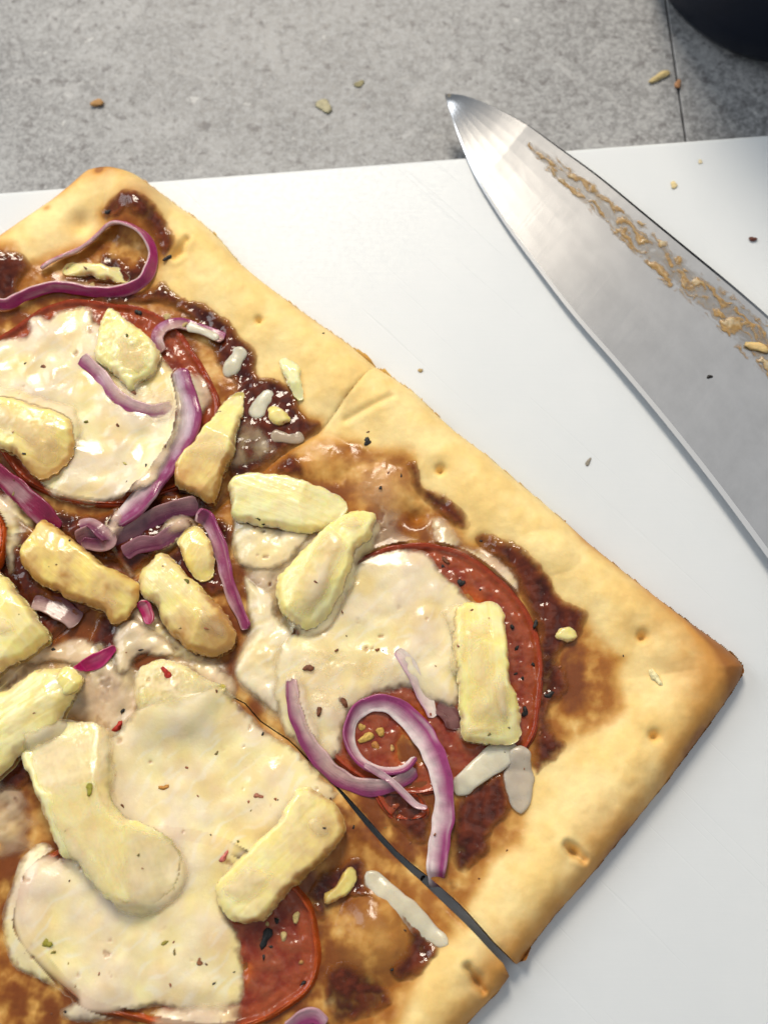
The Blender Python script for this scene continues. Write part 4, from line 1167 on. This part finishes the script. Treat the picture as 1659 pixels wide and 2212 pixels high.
shred('stubby white cheese shred on the dark sauce right of the top tomato', 1, [(1035, 835), (1015, 880), (990, 925), (965, 960)], 3.2, 1.8, 1)
shred('bent white cheese shred on the dark sauce near the first cut', 1, [(1165, 1025), (1130, 1060), (1105, 1100), (1090, 1140)], 2.9, 1.6, 2)
shred('short cheese shred resting on the translucent onion arc', 1, [(800, 745), (850, 760), (900, 780), (935, 800)], 2.0, 1.2, 3, lift=.4)
shred('glazed cheese shred at the cut edge of the top slice', 1, [(1160, 1210), (1210, 1220), (1260, 1225), (1295, 1205)], 2.6, 1.3, 4, col=(.55, .42, .30))
shred('long white cheese shred along the cut on the bottom slice', 5, [(430, 1130), (480, 1190), (550, 1260), (630, 1330), (710, 1400), (780, 1440)], [2.6, 4.0, 4.4, 4.0, 3.6, 2.6], 1.8, 5)
shred('slanted cheese shred from the pineapple stick to the onion ring trail', 5, [(1070, 590), (1000, 630), (920, 690), (850, 750), (815, 800)], [3.4, 4.0, 3.8, 3.4, 2.2], 1.6, 6, lift=.45)
shred('hanging cheese shred below the tall pineapple stick towards the crust', 5, [(1090, 590), (1085, 660), (1080, 740), (1085, 810), (1090, 880)], [4.8, 5.0, 4.6, 4.0, 3.0], 1.6, 7, lift=.35, col=(.62, .54, .43))

#%%FLECKS
# ------------------------------------------------------------------ spice flecks, seeds
def lump(name, c, size, col, mat, parent=None, seed=0, flat=.6, elong=1.3, ang=0.0, sub=2, jag=.25, ground=None):
    rnd = np.random.RandomState(seed + 11)
    n1, n2 = 6 * sub, 4 * sub
    V = []; 
    ph = rnd.rand(4) * 6
    for j in range(n2 + 1):
        la = -math.pi / 2 + math.pi * j / n2
        for i in range(n1):
            lo = 2 * math.pi * i / n1
            f = 1 + jag * (math.sin(2 * lo + ph[0]) * math.cos(la) + .7 * math.sin(3 * lo + ph[1] + 2 * la) * math.cos(la) + .5 * math.sin(4 * la + ph[2]))
            x = size / 2 * elong * f * math.cos(la) * math.cos(lo); y = size / 2 * f * math.cos(la) * math.sin(lo); z = size / 2 * flat * f * math.sin(la)
            V.append((c[0] + x * math.cos(ang) - y * math.sin(ang), c[1] + x * math.sin(ang) + y * math.cos(ang), c[2] + z))
    V = np.array(V)
    j, i = np.meshgrid(np.arange(n2), np.arange(n1), indexing='ij')
    a = j * n1 + i; b_ = j * n1 + (i + 1) % n1
    F = np.stack([a, b_, b_ + n1, a + n1], -1).reshape(-1, 4)
    C = np.tile(np.asarray(col, float), (len(V), 1)) * (1 + .2 * (rnd.rand(len(V), 1) - .5))
    return mesh_obj(name, V, [F], mat, parent, (c[0], c[1], c[2] - size / 2 * flat) if ground is None else ground, {'Col': C, 'Wet': np.full(len(V), .3), 'Alpha': np.ones(len(V))})


BLK = (.018, .016, .015); GRN = (.16, .15, .02); RED = (.42, .025, .012); TAN = (.50, .36, .14); BRN = (.16, .05, .018)
FL = [
    # slice, region, x, y, size mm, colour, kind
    ('A', 's', 855, 345, 1.7, BLK, 'peppercorn_fleck'), ('A', 's', 1310, 705, 1.6, BLK, 'peppercorn_fleck'), (T1, 's', 1085, 1130, 1.9, BLK, 'peppercorn_fleck'),
    ('A', 's', 725, 920, 1.5, TAN, 'seed'), (T1, 's', 1305, 1165, 1.5, TAN, 'seed'), (T1, 's', 1440, 1230, 1.3, TAN, 'seed'), ('A', 1, 1385, 775, .5, BLK, 'peppercorn_fleck'),
    (T1, 1, 545, 785, 1.3, GRN, 'herb_flake'), (T1, 1, 190, 920, 1.4, BRN, 'herb_flake'), (T1, 1, 370, 1155, 1.3, GRN, 'herb_flake'), (T1, 1, 505, 1170, 1.3, BRN, 'herb_flake'),
    (T1, 1, 540, 1335, 1.2, (.5, .42, .12), 'herb_flake'), (T1, 1, 105, 1292, .9, BLK, 'peppercorn_fleck'), (T1, 1, 575, 1030, 1.6, BRN, 'herb_flake'),
    ('B', 4, 597, 425, 1.7, BLK, 'peppercorn_fleck'), ('B', 4, 600, 385, .7, BRN, 'peppercorn_fleck'), (T2, 4, 930, 935, 1.5, BRN, 'peppercorn_fleck'), (T2, 4, 997, 1030, 1.5, BLK, 'peppercorn_fleck'),
    (T2, 4, 920, 960, .8, BLK, 'peppercorn_fleck'), (T2, 4, 1215, 1220, 1.2, BLK, 'peppercorn_fleck'), (T2, 4, 1315, 1208, 1.5, BLK, 'peppercorn_fleck'), (T2, 4, 1305, 1380, 1.0, BLK, 'peppercorn_fleck'),
    (T2, 4, 1235, 1310, 1.1, BLK, 'peppercorn_fleck'), (T2, 4, 1375, 1510, 1.4, BLK, 'peppercorn_fleck'), (T2, 4, 1270, 1583, 1.7, BLK, 'peppercorn_fleck'), (T2, 4, 1080, 1060, .7, BLK, 'peppercorn_fleck'),
    (T2, 4, 1260, 1440, .8, BLK, 'peppercorn_fleck'), (T2, 4, 1230, 1420, .8, BLK, 'peppercorn_fleck'), (T2, 4, 345, 1395, 2.4, BRN, 'herb_flake'), (T2, 4, 465, 1320, 1.1, BRN, 'herb_flake'),  # the large brown flake on the cheese stands in for a brownish pit
    (T2, 4, 495, 1540, 2.4, BRN, 'herb_flake'), (T2, 4, 390, 1580, 2.0, BRN, 'herb_flake'), (T2, 5, 430, 555, 2.2, (.55, .36, .08), 'seed'), (T2, 5, 490, 530, 2.3, (.50, .30, .06), 'seed'), (T2, 5, 470, 590, 1.6, (.4, .16, .03), 'seed'),
    (T2, 5, 410, 510, 1.5, (.5, .3, .07), 'seed'), (T2, 5, 540, 600, 1.3, (.5, .3, .1), 'seed'), ('B', 2, 1105, 265, 1.6, (.06, .06, .015), 'herb_flake'), ('B', 2, 1125, 290, 1.2, (.05, .05, .02), 'herb_flake'),
    ('B', 2, 800, 535, 1.3, GRN, 'herb_flake'), ('B', 2, 475, 275, .8, BLK, 'peppercorn_fleck'), ('D', 2, 230, 828, .8, BLK, 'peppercorn_fleck'), ('D', 2, 300, 362, .6, BLK, 'peppercorn_fleck'),
    (T3, 2, 715, 930, 1.9, RED, 'chilli_flake'), (T3, 2, 505, 1160, 2.1, RED, 'chilli_flake'), (T3, 2, 527, 1092, 1.3, BLK, 'peppercorn_fleck'), (T3, 3, 705, 525, 1.6, (.5, .22, .04), 'chilli_flake'),
    (T3, 3, 1105, 560, 1.8, (.38, .14, .08), 'herb_flake'), (T3, 3, 1065, 585, 1.0, (.38, .14, .08), 'herb_flake'), (T3, 3, 960, 820, 1.6, (.55, .15, .13), 'chilli_flake'), (T3, 3, 1020, 755, .9, GRN, 'herb_flake'),
    (T3, 3, 385, 530, 2.2, (.33, .30, .03), 'herb_flake'), (T3, 3, 200, 1190, 2.4, (.32, .28, .03), 'herb_flake'), (T3, 3, 230, 1230, 1.4, (.22, .18, .02), 'herb_flake'), (T3, 3, 705, 1190, 1.3, (.3, .25, .04), 'herb_flake'),
    (T3, 3, 855, 1265, 2.0, (.30, .12, .05), 'herb_flake'), (T3, 3, 885, 1280, 1.0, (.16, .06, .03), 'herb_flake'), (T3, 3, 295, 1278, .7, (.4, .22, .04), 'herb_flake'),
    (T3, 3, 1140, 1165, 2.5, (.022, .024, .024), 'peppercorn_fleck'), (T3, 3, 1185, 1095, 1.2, BLK, 'peppercorn_fleck'), (T3, 3, 1268, 1080, 2.0, (.60, .46, .18), 'seed'), (T3, 3, 1215, 1160, 1.7, (.60, .46, .2), 'seed'),
    (T3, 3, 1145, 1108, 1.0, (.5, .36, .14), 'seed'), (T3, 3, 1130, 1250, 1.0, BLK, 'peppercorn_fleck'), (T3, 3, 1160, 1205, 1.0, BLK, 'peppercorn_fleck'), (T3, 3, 1298, 1362, 1.1, BLK, 'peppercorn_fleck'), (T3, 3, 1290, 1272, 1.2, (.42, .2, .06), 'seed'),
    ('C', 5, 540, 1548, 1.0, BLK, 'peppercorn_fleck'), ('C', 5, 375, 938, .7, BLK, 'peppercorn_fleck'), ('B', 5, 670, 1155, .9, BLK, 'peppercorn_fleck'), ('B', 'n5', 523, 900, .5, BLK, 'peppercorn_fleck'),
    ('B', 'n5', 760, 1065, 3.0, (.82, .72, .40), 'cheese_crumb'),
]
for i, (par, k, x, y, sz, col, kind) in enumerate(FL):
    u, v = R(k, [(x, y)])[0]
    a, b_, h = hit(u, v)
    p = slices[par] if isinstance(par, str) else par
    sz *= {'herb_flake': .62, 'seed': .8}.get(kind, .74)
    lump(kind, (a, b_, h + (.0 if kind == 'herb_flake' else sz * .04)), sz, col, M['fleck'], p, seed=i, flat=.45 if kind != 'herb_flake' else .22, jag=.25 if kind == 'seed' else .4, elong=1.15 + .5 * random.random(), ang=random.random() * 3, sub=1 if sz < 1 else 2)

# fine ground pepper and dried herb dust over the baked surface
rs = random.Random(77)
nfl = 0
while nfl < 90:
    u, v = rs.uniform(10, 1250), rs.uniform(420, 2190)
    a, b_, h = hit(u, v)
    own = [k_ for k_ in 'ABCD' if samp(dsl[k_], a, b_) < -1]
    if not own or samp(wash, a, b_) > -1:
        continue
    sz = rs.uniform(.25, .6)
    col = rs.choice([BLK, BRN, (.22, .17, .05), (.30, .10, .04)])
    lump('spice_grain', (a, b_, h + sz * .03), sz, col, M['fleck'], slices[own[0]], seed=300 + nfl, flat=.4, elong=1.2 + rs.random(), ang=rs.random() * 3, sub=1, jag=.3)
    nfl += 1

#%%KNIFE
# ------------------------------------------------------------------ knife
edgeP = [(962, 205), (968, 226), (985, 275), (1006, 330), (1035, 393), (1090, 480), (1150, 563), (1240, 680), (1340, 795), (1440, 915), (1550, 1055), (1659, 1203), (1760, 1345), (1850, 1475)]
spinP = [(962, 205), (1004, 212), (1060, 235), (1130, 275), (1200, 325), (1290, 390), (1400, 480), (1500, 562), (1580, 628), (1659, 697), (1770, 800), (1900, 925), (2010, 1035), (2110, 1140)]


def resample(p, n):
    q = smooth(p, False, 10)
    L = np.concatenate([[0], np.cumsum(np.hypot(*np.diff(q, axis=0).T))])
    t = np.linspace(0, 1, n) ** 1.15 * L[-1]
    return np.column_stack([np.interp(t, L, q[:, 0]), np.interp(t, L, q[:, 1])])


NS = 160
ef, sf = resample(edgeP, NS), resample(spinP, NS)
zb = np.interp(np.linspace(0, 1, NS), [0, .12, .7, 1], [0.6, 0.8, 2.6, 3.6])
E3 = np.concatenate([W(ef[i:i + 1], zb[i] + .8) for i in range(NS)]); S3 = np.concatenate([W(sf[i:i + 1], zb[i] + 1.0) for i in range(NS)])
kn = thing('knife', 'wide steel kitchen knife lying over the far board edge, food stuck along its blade', 'knife', (*((E3[60] + S3[60]) / 2), 0.0))


def bl(i, t, dz=0.0):
    """point on the upper face at section i, t from edge to spine"""
    th = (0.15 + 2.1 * t) * min(1.0, i / NS * 5 + .15)
    p = E3[i] * (1 - t) + S3[i] * t
    hollow = -0.25 * math.sin(math.pi * t)
    return np.array([p[0], p[1], zb[i] + th + hollow * .5 + dz + 1.3 * t])


ts = [.032, .15, .3, .45, .6, .75, .88, .975]
V = []; Pv = []
slen = np.concatenate([[0], np.cumsum(np.hypot(*np.diff((E3 + S3) / 2, axis=0).T))])
for i in range(NS):
    wdt = np.hypot(*(S3[i] - E3[i]))
    row = [bl(i, t) for t in ts]
    sp = bl(i, 1.0, -.45); row.append(sp)
    row.append(np.array([sp[0], sp[1], zb[i] - .1]))
    row.append(np.array([*(E3[i] * .6 + S3[i] * .4), zb[i] + .1])); 
    lo = bl(i, .032, -.12); row.append(lo)
    V += row
    Pv += [(slen[i], t * wdt, 0) for t in ts + [1, 1, .4, .05]]
m_ = len(ts) + 4
i0 = (np.arange(NS - 1)[:, None] * m_ + np.arange(m_)[None]).ravel(); i1 = (np.arange(NS - 1)[:, None] * m_ + (np.arange(m_)[None] + 1) % m_).ravel()
F = [np.stack([i0, i1, i1 + m_, i0 + m_], 1)[:, ::-1], np.arange((NS - 1) * m_, NS * m_)[None]]
blade = mesh_obj('blade', V, F, M['steel'], kn, attrs={'P': np.array(Pv)}, smooth_=False)
# ground cutting edge
V = []
for i in range(NS):
    a = bl(i, .033); e = bl(i, 0.0, -.10)
    V += [a, e, bl(i, .033, -.10)]
i0 = (np.arange(NS - 1)[:, None] * 3 + np.arange(3)[None]).ravel(); i1 = (np.arange(NS - 1)[:, None] * 3 + (np.arange(3)[None] + 1) % 3).ravel()
mesh_obj('cutting_edge', V, [np.stack([i0, i1, i1 + 3, i0 + 3], 1)], M['edge'], kn, smooth_=False)
# handle, out of the frame
hd = (S3[-1] - S3[-12]); hd = hd / np.linalg.norm(hd); hs = np.array([hd[1], -hd[0]])
hc = S3[-1] - hs * -0 + hs * 12
pts = []
for k in range(25):
    t = k / 24
    p = S3[-1] + hs * (11 + 2 * math.sin(t * 5)) + hd * (t * 115 - 2)
    for q in range(12):
        a = q / 12 * 2 * math.pi
        pts.append((*(p + hs * math.cos(a) * (10.5 - 1.5 * math.sin(t * 6))), 9.0 + 8.0 * math.sin(a)))
i0 = (np.arange(24)[:, None] * 12 + np.arange(12)[None]).ravel(); i1 = (np.arange(24)[:, None] * 12 + (np.arange(12)[None] + 1) % 12).ravel()
mesh_obj('handle', pts, [np.stack([i0, i1, i1 + 12, i0 + 12], 1), np.arange(12)[None], np.arange(288, 300)[None]], M['handle'], kn)

# residue smeared along the spine side
nu, nv = 520, 110
iu = np.linspace(0.19, .985, nu); tv = np.linspace(.58, .992, nv)
U, T = np.meshgrid(iu, tv, indexing='ij')
ii = (U * (NS - 1)); f0 = np.floor(ii).astype(int); fr = ii - f0
blg = np.array([[bl(i, t) for t in tv] for i in range(NS)])
base = blg[f0, np.arange(nv)[None, :]] * (1 - fr[..., None]) + blg[np.minimum(f0 + 1, NS - 1), np.arange(nv)[None, :]] * fr[..., None]
sl_ = np.interp(U, np.linspace(0, 1, NS), slen); ta = T * 38.0
wx = sl_ + 3 * fbm(sl_, ta, 6, 501, 3); wy = ta + 1.6 * fbm(sl_, ta, 5, 511, 3)
r1 = .45 + .75 * fbm(wx / 2.6, wy, 2.4, 521, 4)
r2 = fbm(wx / 2, wy, 1.2, 531, 3)
cen = np.interp(U, [.19, .3, .45, .6, .75, .9, 1], [.80, .80, .80, .83, .82, .76, .74])
wid = np.interp(U, [.19, .23, .4, .5, .7, .9, 1], [.04, .10, .12, .13, .15, .15, .16])
env = 1 - ((T - cen) / wid) ** 2
val = env * .9 + .55 * r1 + .30 * r2 - .38
hgt = np.clip(val, 0, 1.2) ** .7 * .12 + np.clip(r1 - .4, 0, 1) * .28 * (val > 0)
on = val > 0
on = on[:-1, :-1] & on[1:, :-1] & on[:-1, 1:] & on[1:, 1:]
used = np.zeros(val.shape, bool)
used[:-1, :-1] |= on; used[1:, :-1] |= on; used[:-1, 1:] |= on; used[1:, 1:] |= on
ix = -np.ones(val.shape, int); ix[used] = np.arange(used.sum())
Vr = base.copy(); Vr[..., 2] += .03 + hgt
cr = lerp3((.23, .18, .12), (.42, .25, .08), ss(.2, .8, r1 + .5 * r2))
cr = lerp3(cr, (.58, .46, .28), ss(.85, 1.2, r1))
cr = lerp3(cr, (.22, .16, .10), ss(.1, .7, -r2) * .7)
q = np.stack([ix[:-1, :-1][on], ix[1:, :-1][on], ix[1:, 1:][on], ix[:-1, 1:][on]], 1)
res = mesh_obj('food_residue', Vr[used], [q], M['residue'], kn, attrs={'Col': cr[used], 'Wet': np.full(used.sum(), .5), 'Alpha': np.clip(ss(0, .55, val) * (.28 + .55 * ss(.3, 1.0, r1 + .4 * r2)), 0, 1)[used]})
tag(res, 'smeared yellow brown dough and sauce residue', kind='stuff')


def onblade(u, v):
    s = np.argmin(np.abs(ef[:, 0] + ef[:, 1] - 0)) 
    best = None
    for i in range(0, NS, 2):
        for t in np.linspace(.1, .97, 30):
            p = ef[i] * (1 - t) + sf[i] * t
            dd = (p[0] - u) ** 2 + (p[1] - v) ** 2
            if best is None or dd < best[0]: best = (dd, i, t)
    return bl(best[1], best[2])


for i, (u, v, sz, col, el, an) in enumerate([(1630, 755, 2.6, (.64, .46, .2), 1.9, -.4)]):
    p = onblade(u, v)
    lump('food_scrap', p + np.array([0, 0, .35]), sz, col, M['residue'], kn, seed=60 + i, flat=.35, elong=el, ang=an, jag=.3)
p = onblade(1530, 817)
lump('peppercorn_fleck', p + np.array([0, 0, .2]), .8, BLK, M['fleck'], kn, seed=80, flat=.5)

# ------------------------------------------------------------------ crumbs
def crumb(label, u, v, z, sz, col, elong=1.3, ang=0., flat=.5, seed=0, name='crumb', cat='crumb', group='stray crumbs', jag=.25):
    x, y = W([(u, v)], z + sz * .2)[0]
    o = lump(name, (x, y, z + sz * flat * .5), sz, col, M['crumb'], None, seed, flat, elong, ang, 2, jag, (x, y, z))
    return tag(o, label, cat, group)


crumb('orange brown crumb alone on the left of the grey worktop', 211, 223, ZC, 2.2, (.46, .25, .09), 1.3, .4, seed=101)
crumb('pale crumbly crumb patch on the worktop left of the knife tip', 700, 226, ZC, 3.6, (.42, .38, .24), 1.1, 1.0, .12, 102, jag=.35)
crumb('small olive crumb on the worktop just right of the pale crumb patch', 776, 180, ZC, 2.0, (.27, .24, .13), 1.2, .3, .15, 103)
crumb('light straw coloured sliver beside the worktop joint', 1425, 165, ZC, 2.1, (.60, .47, .22), 2.4, .5, .5, 104)
crumb('tiny reddish brown crumb lying on the worktop joint', 1463, 183, ZC, 1.8, (.45, .22, .10), 1.2, 1.5, .6, 105)
crumb('dark red brown crumb on the board right of the knife', 1625, 517, 0, 1.2, (.12, .035, .02), 1.3, .3, .6, 106)
crumb('pale yellow crumb stain on the board near its far edge', 1455, 399, 0, 1.5, (.72, .58, .30), 1.2, .8, .25, 107)
crumb('tiny faint yellow speck on the board near its far edge', 1512, 349, 0, .9, (.72, .62, .40), 1.2, .2, .25, 108)
crumb('tiny tan speck on the board right of the first cut', 908, 800, 0, .9, (.5, .36, .16), 1.3, .9, .4, 109)
crumb('tiny dark sliver on the board above the right crust edge', 1270, 998, 0, .9, (.28, .25, .2), 1.9, .9, .3, 110)

for o in bpy.data.objects:
    if 'origin_mm' in o:
        del o['origin_mm']
